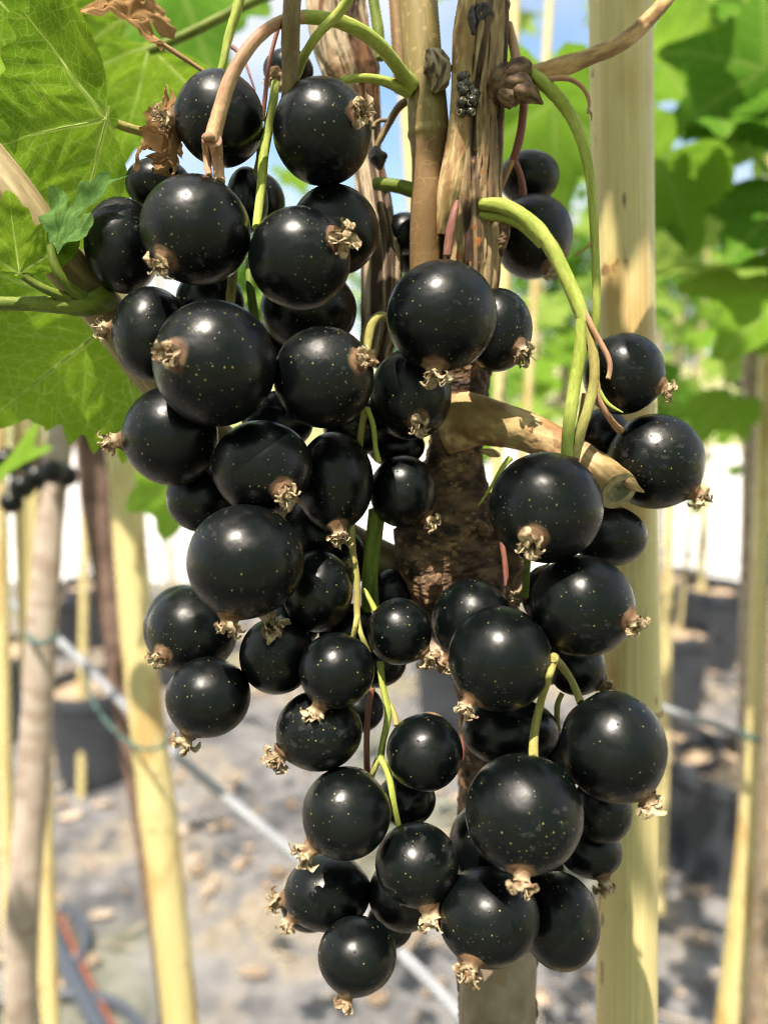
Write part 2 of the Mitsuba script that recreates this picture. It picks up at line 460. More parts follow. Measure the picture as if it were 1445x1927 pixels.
mat('fabric', fabric_color, rough=0.8, spec=0.3)
mat('gravel', lambda p, n, uv: mix(C3(0.30, 0.295, 0.285), C3(0.52, 0.51, 0.49), fbm(p.x * 7, p.y * 7)) * (0.85 + 0.3 * noise(p.x * 50, p.y * 50)), rough=0.85)
mat('earth', lambda p, n, uv: mix(C3(0.10, 0.13, 0.04), C3(0.26, 0.24, 0.12), fbm(p.x * 0.8, p.y * 0.8)), rough=0.9)
mat('litter', lambda p, n, uv: mix(C3(0.13, 0.085, 0.05), C3(0.44, 0.36, 0.27), cell_rand(p.x * 25, p.y * 25)), rough=0.8)

# ------------------------------------------------------------------ the ground
def sheet(x0, x1, y0, y1, nx, ny, z, amp=0.0, sc=3.0):
    gx, gy = np.meshgrid(np.linspace(x0, x1, nx), np.linspace(y0, y1, ny))
    p = np.stack([gx.ravel(), gy.ravel(), np.zeros(gx.size)], 1)
    p[:, 2] = z + amp * (meshkit.fbm(p * sc, 3, 2) - 0.5)
    i = np.arange(nx * ny).reshape(ny, nx)
    return p, np.stack([i[:-1, :-1], i[:-1, 1:], i[1:, 1:], i[1:, :-1]], -1).reshape(-1, 4)


k = thing('ground', 'rough green and brown field ground reaching to the horizon', kind='structure')
scene[k] = mikit.ply(sheet(-250, 250, -60, 400, 40, 40, -0.03), 'earth')
k = thing('weed_fabric_ground', 'dusty grey weed fabric covering the nursery floor below the bushes', kind='structure')
scene[k] = mikit.ply(sheet(-5, 5, -3.5, 4.3, 200, 160, 0.0, 0.012, 4.0), 'fabric', smooth=True)
k = thing('path', 'pale sunlit gravel path running across behind the rows of pots', kind='structure')
scene[k] = mikit.ply(sheet(-30, 30, 4.3, 11.5, 40, 20, 0.0, 0.01, 1.0), 'gravel', smooth=True)

# straw, chips and dead leaf bits on the fabric: one mass
bits = []
for i in range(2600):
    x, y = RNG.uniform(-1.9, 1.9), RNG.uniform(0.6, 4.2)
    if meshkit.fbm(np.array([[x * 2.2, y * 2.2, 3.0]]), 3, 5)[0] < 0.46 and RNG.random() < 0.8: continue
    a = RNG.uniform(0, np.pi)
    if RNG.random() < 0.6: L, W = RNG.uniform(0.012, 0.05), RNG.uniform(0.0015, 0.004)
    else: L, W = RNG.uniform(0.012, 0.035), RNG.uniform(0.008, 0.022)
    t = np.linspace(-1, 1, 4)
    h = 0.012 + RNG.uniform(0.0, 0.004) + 0.006 * (t ** 2) * RNG.uniform(0, 1)
    c, s = np.cos(a), np.sin(a)
    v = []
    for j in range(4):
        for sg in (-1, 1):
            wx, wy = t[j] * L, sg * W * (1 - 0.6 * t[j] ** 2)
            v.append([x + c * wx - s * wy, y + s * wx + c * wy, h[j]])
    f = [[2 * j, 2 * j + 1, 2 * j + 3, 2 * j + 2] for j in range(3)]
    bits.append((np.array(v), np.array(f), np.zeros((8, 2))))
k = thing('ground_litter', 'straw, chips and bits of dead leaf strewn over the grey fabric', 'litter', kind='stuff')
v, f, uv = join(bits)
scene[k] = mikit.ply((v, f), 'litter')


# ------------------------------------------------------------------ leaves
def leaf_mesh(nt, nr, seed, teeth=15, pleat=0.05, cup=0.12, droop=0.15, wave=0.06, base=0.66, spread=np.pi, tooth=0.10, puck=0.018):
    rng = np.random.default_rng(seed)
    th = np.linspace(-np.pi, np.pi, nt + 1)
    acc = 0
    for a, A, w in ((0, 1.0, 0.60), (1.0, 0.90, 0.56), (-1.0, 0.90, 0.56), (1.95, 0.70, 0.6), (-1.95, 0.70, 0.6)):
        d = th - a * (1 + rng.uniform(-0.06, 0.06))
        acc = acc + (A * rng.uniform(0.94, 1.06) * np.exp(-np.abs(d / w) ** 1.7)) ** 5
    r = np.maximum(acc, 1e-9) ** 0.2
    r = np.maximum(r, base)
    edge = np.clip((spread - np.abs(th)) / 0.42, 0.0, 1)
    r = r * (0.10 + 0.90 * edge ** 0.8)
    ph = th * teeth / (2 * np.pi) * (1 + 0.0 * th) * 2 + 0.6 * np.sin(3 * th + seed)
    saw = (ph - np.floor(ph))
    saw = np.where(saw < 0.65, saw / 0.65, (1 - saw) / 0.35)
    r = r * (1 + tooth * (saw - 0.5) * edge)
    t = np.linspace(0, 1, nr + 1) ** 0.9
    R, TH = t[:, None] * r[None, :], th[None, :] + 0 * t[:, None]
    x, y = R * np.cos(TH), R * np.sin(TH)
    near = np.min(np.abs(TH[..., None] - np.array([0, 1.0, -1.0, 1.95, -1.95])), -1)
    z = -pleat * np.cos(np.clip(near / 0.5, 0, 1) * np.pi) * R * 0.5
    sec = np.sin((R * np.cos(near) - R * np.sin(near) * 0.85) * 6.5 * 2 * np.pi)
    z = z + 0.008 * sec * np.clip(near * 3, 0, 1) * np.minimum(R * 3, 1)
    z = z + puck * (meshkit.fbm(np.stack([x * 11, y * 11, 0 * x + seed], -1), 2, seed) - 0.5)
    z = z - droop * R ** 2 + cup * y ** 2
    z = z + wave * (meshkit.fbm(np.stack([x * 2.2, y * 2.2, 0 * x + seed], -1), 3, seed) - 0.5) * (0.4 + R) * 2
    v = np.stack([x, y, z], -1).reshape(-1, 3)
    i = np.arange((nr + 1) * (nt + 1)).reshape(nr + 1, nt + 1)
    f = np.stack([i[:-1, :-1], i[1:, :-1], i[1:, 1:], i[:-1, 1:]], -1).reshape(-1, 4)
    uv = np.stack([x / 2.6 + 0.5, y / 2.6 + 0.5], -1).reshape(-1, 2)
    return (v, f), uv, (r, th)


def leaf_frame(origin, tip_dir, normal, size):
    X = unit(tip_dir)
    N = unit(normal - (normal @ X) * X)
    Y = np.cross(N, X)
    m = np.eye(4)
    m[:3, 0], m[:3, 1], m[:3, 2], m[:3, 3] = X * size, Y * size, N * size, origin
    return m


def plain_m(m): return T(m.tolist())


FAR_LEAVES = {}
for kind_ in ('leaf_far', 'leaf_far_dark', 'leaf_far_pale'):
    FAR_LEAVES[kind_] = []
    for q in range(5):
        mesh_, uv_, _ = leaf_mesh(66, 6, 40 + q, teeth=10, pleat=0.06, cup=RNG.uniform(0.0, 0.25), droop=RNG.uniform(0.1, 0.4), wave=0.10)
        FAR_LEAVES[kind_].append(mikit.ply(mesh_, kind_, smooth=True, uv=uv_))


def add_far_leaf(bush, o, size, kind='leaf_far', normal=None, tip=None):
    if tip is None:
        a = RNG.uniform(0, 2 * np.pi)
        tip = np.array([np.cos(a), np.sin(a), RNG.uniform(-0.9, 0.1)])
    if normal is None: normal = np.array([0, 0, 1.0]) + RNG.normal(0, 0.45, 3)
    m = leaf_frame(o, tip, np.asarray(normal, float), size)
    return part(bush, 'leaf', {**FAR_LEAVES[kind][RNG.integers(5)], 'to_world': plain_m(m)})


# ------------------------------------------------------------------ pots
def pot(x, y, rt, h, label):
    key = thing('plant_pot', label, 'pot', 'black plastic pots standing on the fabric')
    n = 40
    def lathe(prof):
        prof = np.array(prof); a = np.linspace(0, 2 * np.pi, n + 1)
        v = np.stack([prof[:, None, 0] * np.cos(a), prof[:, None, 0] * np.sin(a), prof[:, None, 1] + 0 * a], -1)
        i = np.arange(len(prof) * (n + 1)).reshape(len(prof), n + 1)
        f = np.stack([i[:-1, :-1], i[:-1, 1:], i[1:, 1:], i[1:, :-1]], -1).reshape(-1, 4)
        v = v.reshape(-1, 3) + [x, y, 0.004]
        return trimesh.Trimesh(v, np.vstack([f[:, [0, 1, 2]], f[:, [0, 2, 3]]]), process=False)
    rb = rt * 0.8
    wall = lathe([(0.001, 0), (rb, 0), (rb + 0.004, 0.006), (rt * 0.985, h * 0.9), (rt * 0.965, h * 0.9), (rb - 0.004, 0.02)])
    rim = lathe([(rt * 0.965, h * 0.86), (rt * 0.988, h * 0.872), (rt * 1.03, h * 0.88), (rt * 1.03, h * 0.985), (rt * 1.015, h), (rt * 0.975, h), (rt * 0.965, h * 0.9)])
    soil = lathe([(0.001, h * 0.90), (rt * 0.4, h * 0.895), (rt * 0.75, h * 0.88), (rt * 0.962, h * 0.865)])
    soil.vertices[:, 2] += 0.03 * (meshkit.fbm(np.array(soil.vertices) * 30, 3, 1) - 0.5)
    part(key, 'wall', mikit.ply(wall, 'pot_plastic', smooth=35))
    part(key, 'rim', mikit.ply(rim, 'pot_plastic', smooth=35))
    part(key, 'soil', mikit.ply(soil, 'pot_soil', smooth=True))
    return np.array([x, y, h * 0.88])


def potpx(xc, ybase, rt, h, label):
    g = G(xc, ybase)
    return pot(g[0], g[1] + rt * 0.8, rt, h, label)


pots = [
    potpx(158, 1492, 0.128, 0.30, 'black plastic pot with tan soil behind the left bamboo cane'),
    potpx(8, 1400, 0.13, 0.30, 'dark pot cut by the left edge behind the pale leaning trunk'),
    potpx(1350, 1268, 0.135, 0.34, 'blue grey pot farthest back, between the thick cane and the right edge'),
    potpx(1278, 1352, 0.13, 0.30, 'dark pot in the shade just below the farthest blue grey pot on the right'),
    potpx(1262, 1640, 0.135, 0.30, 'dark grey pot with tan soil right beside the thick bamboo cane'),
    potpx(1400, 1700, 0.135, 0.30, 'large dark pot with pale soil near the right edge, lowest of the right pots'),
    potpx(105, 1238, 0.13, 0.26, 'small far pot seen between the pale trunk and the left cane'),
    potpx(860, 1400, 0.14, 0.30, 'grey pot glimpsed behind the main trunk through the berries'),
]


# ------------------------------------------------------------------ canes
def down_to_ground(p, z=0.0):
    return np.array([p[0], p[1], z])


def cane(pts, rpx, label, nodes=(), n=26, up=0.25):
    """a bamboo cane through the points (x, y, depth) of the photograph, on to the ground below and on above"""
    key = thing('bamboo_cane', label, 'cane', 'bamboo canes staking the bushes')
    w = px(pts)
    rr = [rpx * p[2] / FPX / 1000 if np.isscalar(rpx) else None for p in pts]
    if not np.isscalar(rpx): rr = [a * p[2] / FPX / 1000 for a, p in zip(rpx, pts)]
    top = w[0] + unit(w[0] - w[1]) * up
    d = unit(w[-1] - w[-2])
    foot = w[-1] + d * (w[-1][2] / max(-d[2], 0.2))
    foot[2] = max(foot[2], -0.005)
    path = [top] + w + [foot]
    c = catmull(path, 60)
    s_all = np.concatenate([[0], np.cumsum(np.linalg.norm(np.diff(c, axis=0), axis=1))])
    seed = COUNT['bamboo_cane']
    node_s = []
    for (x, y) in nodes:
        xx, yy, _ = project(c)
        node_s.append(float(s_all[np.argmin((xx - x) ** 2 + (yy - y) ** 2)]))
    def disp(u, s):
        k_ = 1 + 0.03 * (vnoise(u, s, 1.2, 12, seed) - 0.5)
        for ns in node_s:
            q = (s - ns) / (1.2 * rr[0])
            k_ = k_ + 0.075 * np.exp(-q ** 2) - 0.05 * np.exp(-((s - ns - 0.0012) / 0.0007) ** 2)
        return k_
    m = 420 if node_s else 70
    part(key, 'culm', tube_shape(path, [rr[0]] + rr + [rr[-1]], 'cane', n=n, m=m, disp=disp))
    for ns in node_s:
        i = int(np.argmin(np.abs(s_all - ns)))
        i = min(max(i, 1), len(c) - 2)
        t = unit(c[i + 1] - c[i - 1])
        r = float(np.interp(s_all[i] / s_all[-1], np.linspace(0, 1, len(rr) + 2), [rr[0]] + rr + [rr[-1]]))
        a = c[i] - t * 0.0006
        part(key, 'node', tube_shape([a - t * 0.0009, a - t * 0.0003, a + t * 0.0003, a + t * 0.0009], [r * 1.0, r * 1.10, r * 1.10, r * 1.0], 'cane_ring', n=n, m=14,
                                     disp=lambda u, s: 1 + 0.03 * (vnoise(u, s, 3, 900, 4) - 0.5)))
    return key


cane([(1167, -30, 134), (1172, 450, 134), (1177, 900, 134), (1182, 1330, 134), (1180, 1650, 134), (1178, 1960, 134)], [58, 57, 58, 57, 55, 56],
     'thick bamboo cane standing upright right behind the ripe fruit, partly sunlit', nodes=[(1183, 1345)], n=40, up=0.18)
cane([(205, 380, 400), (222, 690, 400), (262, 1230, 400), (282, 1400, 400), (312, 1660, 400), (342, 1940, 400)], [27, 28, 31, 33, 33, 32],
     'leaning bamboo cane at the left with green twine tied round it', nodes=[(292, 1530), (235, 930)])
cane([(42, 880, 520), (50, 1100, 520), (60, 1330, 520)], [17, 17, 17], 'short looking sunlit cane behind the pale trunk at the far left')
cane([(3, 1080, 500), (10, 1450, 500), (20, 1800, 500)], [13, 13, 13], 'thin bright yellow cane cut by the left edge', nodes=[(14, 1600)])
cane([(80, 1280, 470), (88, 1600, 470), (100, 1927, 470)], [13, 13, 13], 'olive shaded cane close along the right side of the pale trunk', nodes=[(92, 1630)])
cane([(160, 900, 2250), (158, 1100, 2250), (156, 1250, 2250)], [8, 8, 8], 'faint pale thin cane between the pale trunk and the dark leaning stem')
cane([(1448, 760, 430), (1440, 980, 430), (1425, 1380, 430), (1395, 1720, 430), (1368, 1940, 430)], [21, 21, 22, 23, 23],
     'yellow cane leaning at the right edge with a ring low down', nodes=[(1393, 1728)])
cane([(1268, 800, 1780), (1258, 1000, 1780), (1250, 1330, 1780)], [10, 10, 10], 'slim far cane just right of the thick cane')
cane([(1328, 860, 3200), (1326, 1000, 3200), (1318, 1140, 3200)], [6, 6, 6], 'very thin far cane over the pale path on the right')
cane([(968, -30, 330), (960, 250, 330), (942, 700, 330), (928, 1200, 330), (932, 1900, 330)], [12, 12, 12, 12, 12], 'thin yellow cane hidden behind the cut stem', up=0.3)
cane([(1036, -30, 560), (1026, 140, 560), (1000, 640, 560), (962, 1250, 560), (940, 1850, 560)], [8, 8, 8, 8, 8], 'slender pale cane among the leaves between cut stem and thick cane', up=0.3)
cane([(762, 170, 420), (774, 330, 420), (815, 700, 420), (900, 1300, 420), (936, 1850, 420)], [13, 13, 13, 13, 13], 'pale cane glimpsed in the bright gap beside the two stems', up=0.4)
cane([(112, 20, 520), (150, 350, 520), (232, 1000, 520), (285, 1450, 520)], [14, 14, 14, 14], 'pale cane seen between the bright leaves at the top left', up=0.2)


# ------------------------------------------------------------------ the other bushes: trunk, leaves
def bush(label, trunk=None, rpx=None, bsdf='bark_pale', foot=True):
    key = thing('currant_bush', label, 'bush')
    if trunk is not None:
        w = px(trunk)
        r = [a * p[2] / FPX / 1000 for a, p in zip(rpx, trunk)]
        if foot:
            w.append(down_to_ground(w[-1]) + [0.0, 0.03, 0]); r.append(r[-1])
        part(key, 'trunk', tube_shape(w, r, bsdf, n=18, m=90, disp=lambda u, s: 1 + 0.22 * (vnoise(u, s, 1.0, 45, 3) - 0.5)))
    return key


def scatter(key, n, xr, yr, dr_, size, kinds=('leaf_far',), holes=(), keep_off=None):
    done, tries = 0, 0
    while done < n and tries < n * 30:
        tries += 1
        x, y, d = RNG.uniform(*xr), RNG.uniform(*yr), RNG.uniform(*dr_)
        if any(((x - hx) / rx) ** 2 + ((y - hy) / ry) ** 2 < 1 for hx, hy, rx, ry in holes): continue
        o = P(x, y, d)
        if o[2] < 0.85: continue
        add_far_leaf(key, o, RNG.uniform(*size), kinds[RNG.integers(len(kinds))])
        done += 1


HOLES = [(505, 70, 130, 170), (735, 240, 90, 120), (880, 60, 60, 110), (300, 40, 50, 60), (1005, 40, 35, 45), (1330, 60, 30, 40), (1305, 190, 28, 28), (1395, 345, 35, 30), (1300, 430, 45, 45),
         (1385, 175, 22, 18), (1400, 150, 25, 30), (250, 330, 60, 70)]
b_right = bush('currant bush with broad leaves filling the top right, pale straight trunk', [(1412, 640, 460), (1408, 980, 460), (1402, 1440, 460), (1398, 1940, 460)], [13, 13, 13, 14])
scatter(b_right, 42, (1230, 1720), (-260, 640), (300, 620), (0.028, 0.044), ('leaf_far', 'leaf_far_dark', 'leaf_far_pale'), HOLES)
b_mid = bush('currant bush far behind the cut stem, green mass between stem and thick cane', [(1240, 620, 1300), (1236, 900, 1300), (1230, 1250, 1300)], [7, 7, 8])
scatter(b_mid, 130, (880, 1700), (-420, 880), (750, 1700), (0.032, 0.052), ('leaf_far', 'leaf_far_pale', 'leaf_far_dark'), HOLES)
scatter(b_mid, 60, (1225, 1650), (540, 890), (650, 1500), (0.030, 0.048), ('leaf_far', 'leaf_far_pale', 'leaf_far_dark'), [(1320, 830, 50, 30)])
scatter(b_mid, 16, (940, 1120), (520, 780), (700, 1300), (0.030, 0.046), ('leaf_far', 'leaf_far_pale'))
b_left = bush('currant bush at the left with a pale pinkish trunk leaning in from below', [(150, 640, 430), (108, 860, 400), (86, 1080, 390), (64, 1450, 390), (45, 1940, 390)], [26, 25, 26, 29, 29])
scatter(b_left, 16, (-250, 420), (-300, 440), (240, 560), (0.028, 0.042), ('leaf_far',), HOLES + [(150, 400, 120, 90)])
b_dark = bush('currant bush with a dark mauve stem leaning right behind the left cane', [(120, 560, 620), (160, 770, 600), (186, 950, 600), (206, 1090, 600), (240, 1330, 600), (266, 1500, 600), (325, 1930, 600)], [26, 28, 31, 30, 27, 25, 25], 'bark_mauve')
scatter(b_dark, 70, (-200, 900), (-420, 740), (650, 1500), (0.034, 0.05), ('leaf_far', 'leaf_far_pale'), HOLES + [(300, 640, 90, 60), (720, 640, 60, 60)])
b_edge = bush('currant bush whose grey stem stands in the bottom right corner', [(1470, 1000, 380), (1450, 1500, 380), (1428, 1940, 380)], [20, 22, 24], 'bark_grey')
scatter(b_edge, 14, (1500, 1800), (-100, 560), (330, 520), (0.03, 0.045), ('leaf_far_dark',), HOLES)

# single broad leaves of the right hand bush that the photograph singles out: origin, tip, normal towards the lens and up
for (ox, oy, od, tx, ty, td, size, nrm, knd) in [
    (1500, 540, 330, 1265, 690, 300, 0.052, (0.15, -0.35, 0.9), 'leaf_far'),
    (1480, 380, 340, 1290, 520, 300, 0.050, (0.1, -0.3, 0.9), 'leaf_far_dark'),
    (1330, 300, 360, 1480, 240, 380, 0.048, (0.0, 0.55, 0.85), 'leaf_far'),
    (1440, 130, 330, 1270, 60, 330, 0.046, (0.1, 0.5, 0.85), 'leaf_far_dark'),
    (1250, 120, 420, 1420, 40, 420, 0.050, (0.1, 0.5, 0.9), 'leaf_far'),
    (1360, 760, 420, 1250, 860, 400, 0.030, (0.0, -0.4, 0.9), 'leaf_far'),
    (1290, 905, 900, 1400, 960, 900, 0.045, (0.0, -0.4, 0.9), 'leaf_far'),
    (1040, 190, 230, 1060, 400, 230, 0.036, (0.2, -0.8, 0.45), 'leaf_far'),
    (1000, 170, 260, 1120, 300, 250, 0.034, (0.3, -0.8, 0.5), 'leaf_far_dark'),
]:
    o, t = P(ox, oy, od), P(tx, ty, td)
    add_far_leaf(b_right, o, size, knd, np.array(nrm), t - o)
for (ox, oy, od, tx, ty, td, size, nrm, knd) in [
    (335, 905, 300, 318, 1105, 300, 0.026, (0.55, -0.5, 0.5), 'leaf_far'),
    (-30, 930, 250, 125, 775, 240, 0.034, (0.75, -0.10, 0.55), 'leaf_far'),
    (330, -40, 330, 400, 120, 330, 0.05, (0.2, -0.85, 0.5), 'leaf_far_dark'),
]:
    o, t = P(ox, oy, od), P(tx, ty, td)
    add_far_leaf(b_left, o, size, knd, np.array(nrm), t - o)

# the row of bushes behind the photographer, one mass of leaves
k = thing('currant_bush', 'row of leafy currant bushes standing behind the viewpoint, outside the picture', 'bush')
vs_, fs_ = [], []
lm_, _u, _r = leaf_mesh(18, 2, 77, teeth=5)
rr_ = np.random.default_rng(5)
for i in range(2600):
    o = np.array([rr_.uniform(-2.6, 2.6), rr_.uniform(-1.75, -0.55), rr_.uniform(0.75, 2.0)])
    a = rr_.uniform(0, 2 * np.pi)
    m = leaf_frame(o, np.array([np.cos(a), np.sin(a), rr_.uniform(-0.9, 0.1)]), np.array([0, -0.2, 1.0]) + rr_.normal(0, 0.5, 3), rr_.uniform(0.04, 0.065))
    fs_.append(lm_[1] + len(lm_[0]) * i); vs_.append(lm_[0] @ m[:3, :3].T + o)
part(k, 'foliage', mikit.ply((np.vstack(vs_), np.vstack(fs_)), 'leaf_far_dark'), kind='stuff')

# trees beyond the path
for (x, y, h, w) in [(-15, 26, 6.5, 4), (-9.5, 24, 5.0, 3.2), (-4.5, 27, 6.8, 3.8), (0.8, 25, 5.2, 3.2), (5.5, 24, 6.2, 3.6), (10, 27, 7.0, 4.0), (15, 25, 5.4, 3.5), (20, 28, 6.8, 4.0), (-21, 28, 6, 4)]:
    key = thing('tree', 'dark green tree standing far off beyond the pale gravel path', 'tree', 'trees beyond the path')
    rng = np.random.default_rng(int(x * 10) + 500)
    part(key, 'trunk', tube_shape([[x, y, -0.05], [x + 0.1, y, h * 0.3], [x, y + 0.1, h * 0.75]], [0.20, 0.15, 0.05], 'bark_mauve', n=10, m=10))
    n = 1500
    q = rng.normal(0, 1, (n, 3)); q /= np.linalg.norm(q, axis=1, keepdims=True)
    q *= (rng.random(n) ** 0.45)[:, None] * (0.75 + 0.5 * meshkit.noise(q * 2.2 + x, 3))[:, None]
    c = q * [w * 0.55, w * 0.55, h * 0.42] + [x, y, h * 0.58]
    a, b = rng.normal(0, 1, (n, 3)), rng.normal(0, 1, (n, 3))
    a /= np.linalg.norm(a, axis=1, keepdims=True); b = np.cross(a, b); b /= np.linalg.norm(b, axis=1, keepdims=True)
    s = rng.uniform(0.10, 0.26, (n, 1))
    v = np.stack([c - a * s, c - b * s * 0.6, c + a * s, c + b * s * 0.6], 1).reshape(-1, 3)
    part(key, 'crown', mikit.ply((v, np.arange(4 * n).reshape(n, 4)), 'leaf_far_dark'), kind='stuff')

# ------------------------------------------------------------------ wires, twine, hose at the sides
def line_thing(name, label, cat, pts, rpx, bsdf, group=None, extend=None, m=60, n=12):
    key = thing(name, label, cat, group)
    w = px(pts)
    r = [rpx * p[2] / FPX / 1000 if np.isscalar(rpx) else 0 for p in pts]
    if not np.isscalar(rpx): r = [a * p[2] / FPX / 1000 for a, p in zip(rpx, pts)]
    scene[key] = tube_shape(w, r, bsdf, n=n, m=m)
    return key


line_thing('support_wire', 'grey white wire slanting from the left trunk past the left cane to the bottom', 'wire',
           [(-60, 1080, 760), (98, 1195, 640), (240, 1335, 520), (330, 1420, 450), (560, 1615, 360), (760, 1800, 300), (900, 1950, 262), (1100, 2180, 220)], [6.5, 7.5, 8.5, 9.5, 10.5, 11.5, 12.5, 13], 'wire_metal')
line_thing('support_wire', 'thin bluish wire low on the right between thick cane and right cane', 'wire', [(1130, 1285, 470), (1240, 1330, 465), (1420, 1392, 455), (1560, 1450, 450)], 7, 'wire_metal')
line_thing('support_wire', 'hair thin far wire crossing the pale path on the right, upper one', 'wire', [(1150, 1030, 1700), (1300, 1045, 1700), (1560, 1075, 1700)], 2.2, 'wire_metal')
line_thing('support_wire', 'hair thin far wire crossing the pale path on the right, lower one', 'wire', [(1150, 1052, 1720), (1300, 1072, 1720), (1560, 1100, 1720)], 2.2, 'wire_metal')
line_thing('twine_tie', 'green twine hanging from the slanting wire and knotted round the left cane', 'twine',
           [(160, 1258, 575), (168, 1300, 560), (190, 1345, 520), (225, 1385, 440), (250, 1402, 385), (290, 1410, 366), (312, 1400, 372), (322, 1396, 410)], 3.6, 'twine')
line_thing('twine_tie', 'green twine wrapped round the pale leaning trunk at the left', 'twine', [(52, 1196, 385), (62, 1206, 366), (80, 1212, 358), (98, 1204, 366), (106, 1195, 395)], 5, 'twine')
line_thing('twine_tie', 'green twine tied round the yellow cane at the right edge', 'twine', [(1400, 1378, 425), (1408, 1388, 408), (1424, 1392, 402), (1442, 1388, 408), (1450, 1380, 430)], 6, 'twine')
def on_ground(x, y, z=0.02): return (x, y, float((G(x, y, z) - EYE) @ FWD) * 1000)


line_thing('irrigation_hose', 'dark blue grey hose lying at the bottom left beside the red tube', 'hose', [on_ground(*q) for q in ((78, 1690), (112, 1790), (152, 1870), (200, 1960), (240, 2040))], 17, 'hose')
line_thing('irrigation_hose', 'loop of dark hose standing out behind the red tube at the lower left', 'hose', [on_ground(*q) for q in ((96, 1712), (125, 1712), (152, 1735), (162, 1770), (150, 1805), (128, 1835))], 9, 'hose')
line_thing('irrigation_hose', 'dark hose curving along the very bottom left corner', 'hose', [on_ground(*q) for q in ((-60, 1900), (20, 1882), (110, 1872), (200, 1882), (250, 1915), (275, 1960))], 10, 'hose')
line_thing('irrigation_tube', 'thin rust red tube running down beside the hose at the bottom left', 'tube', [on_ground(*q) for q in ((92, 1690), (130, 1765), (168, 1845), (215, 1935), (255, 2000))], 4.5, 'tube_red')

# the next rows, small and blurred over the pale path
for (x, y, bx_, lab) in [
    (-1.30, 3.3, 0, 'far currant bush over the pale path, seen just right of the leftmost cane'),
    (-0.86, 2.9, 0, 'far currant bush whose thin stem shows left of the leaning bamboo cane'),
    (-0.42, 3.5, 1, 'far currant bush mostly hidden behind the left side of the bunch'),
    (0.55, 3.1, 0, 'far currant bush hidden behind the right side of the bunch'),
    (1.02, 2.7, 0, 'far currant bush with thin stem just right of the thick cane'),
    (1.36, 3.4, 1, 'far currant bush whose thin stem stands in the middle of the bright right gap'),
    (1.62, 2.9, 0, 'far currant bush next to the yellow cane at the right edge'),
]:
    key = thing('currant_bush', lab, 'bush', 'far bushes in the next rows')
    part(key, 'trunk', tube_shape([[x, y, 0], [x + 0.02, y, 0.5], [x - 0.02, y, 1.0], [x, y, 1.5]], [0.011, 0.010, 0.009, 0.006], ['bark_pale', 'bark_mauve'][bx_], n=8, m=16))
    for q in range(34):
        o = np.array([x, y, 0]) + [RNG.normal(0, 0.17), RNG.normal(0, 0.17), RNG.uniform(0.98, 1.75)]
        add_far_leaf(key, o, RNG.uniform(0.04, 0.062), ['leaf_far', 'leaf_far_dark'][q % 2])
    for q in range(0, 1):
        key2 = thing('bamboo_cane', 'thin cane of the ' + ' '.join(lab.replace(',', '').split()[:11]), 'cane', 'far canes in the next rows')
        part(key2, 'culm', tube_shape([[x + 0.05, y - 0.03, 0], [x + 0.06, y - 0.03, 0.8], [x + 0.05, y - 0.03, 1.7]], 0.007, 'cane', n=8, m=10))
for (x, y, lab) in [(-1.32, 3.32, 'small far black pot at the left, standing at the edge of the pale path'), (-0.85, 2.92, 'far black pot behind the leaning bamboo cane'), (1.02, 2.72, 'far black pot just right of the thick cane, behind the shaded one'),
                    (1.37, 3.42, 'farthest small black pot on the right by the pale path')]:
    pot(x, y, 0.13, 0.28, lab)

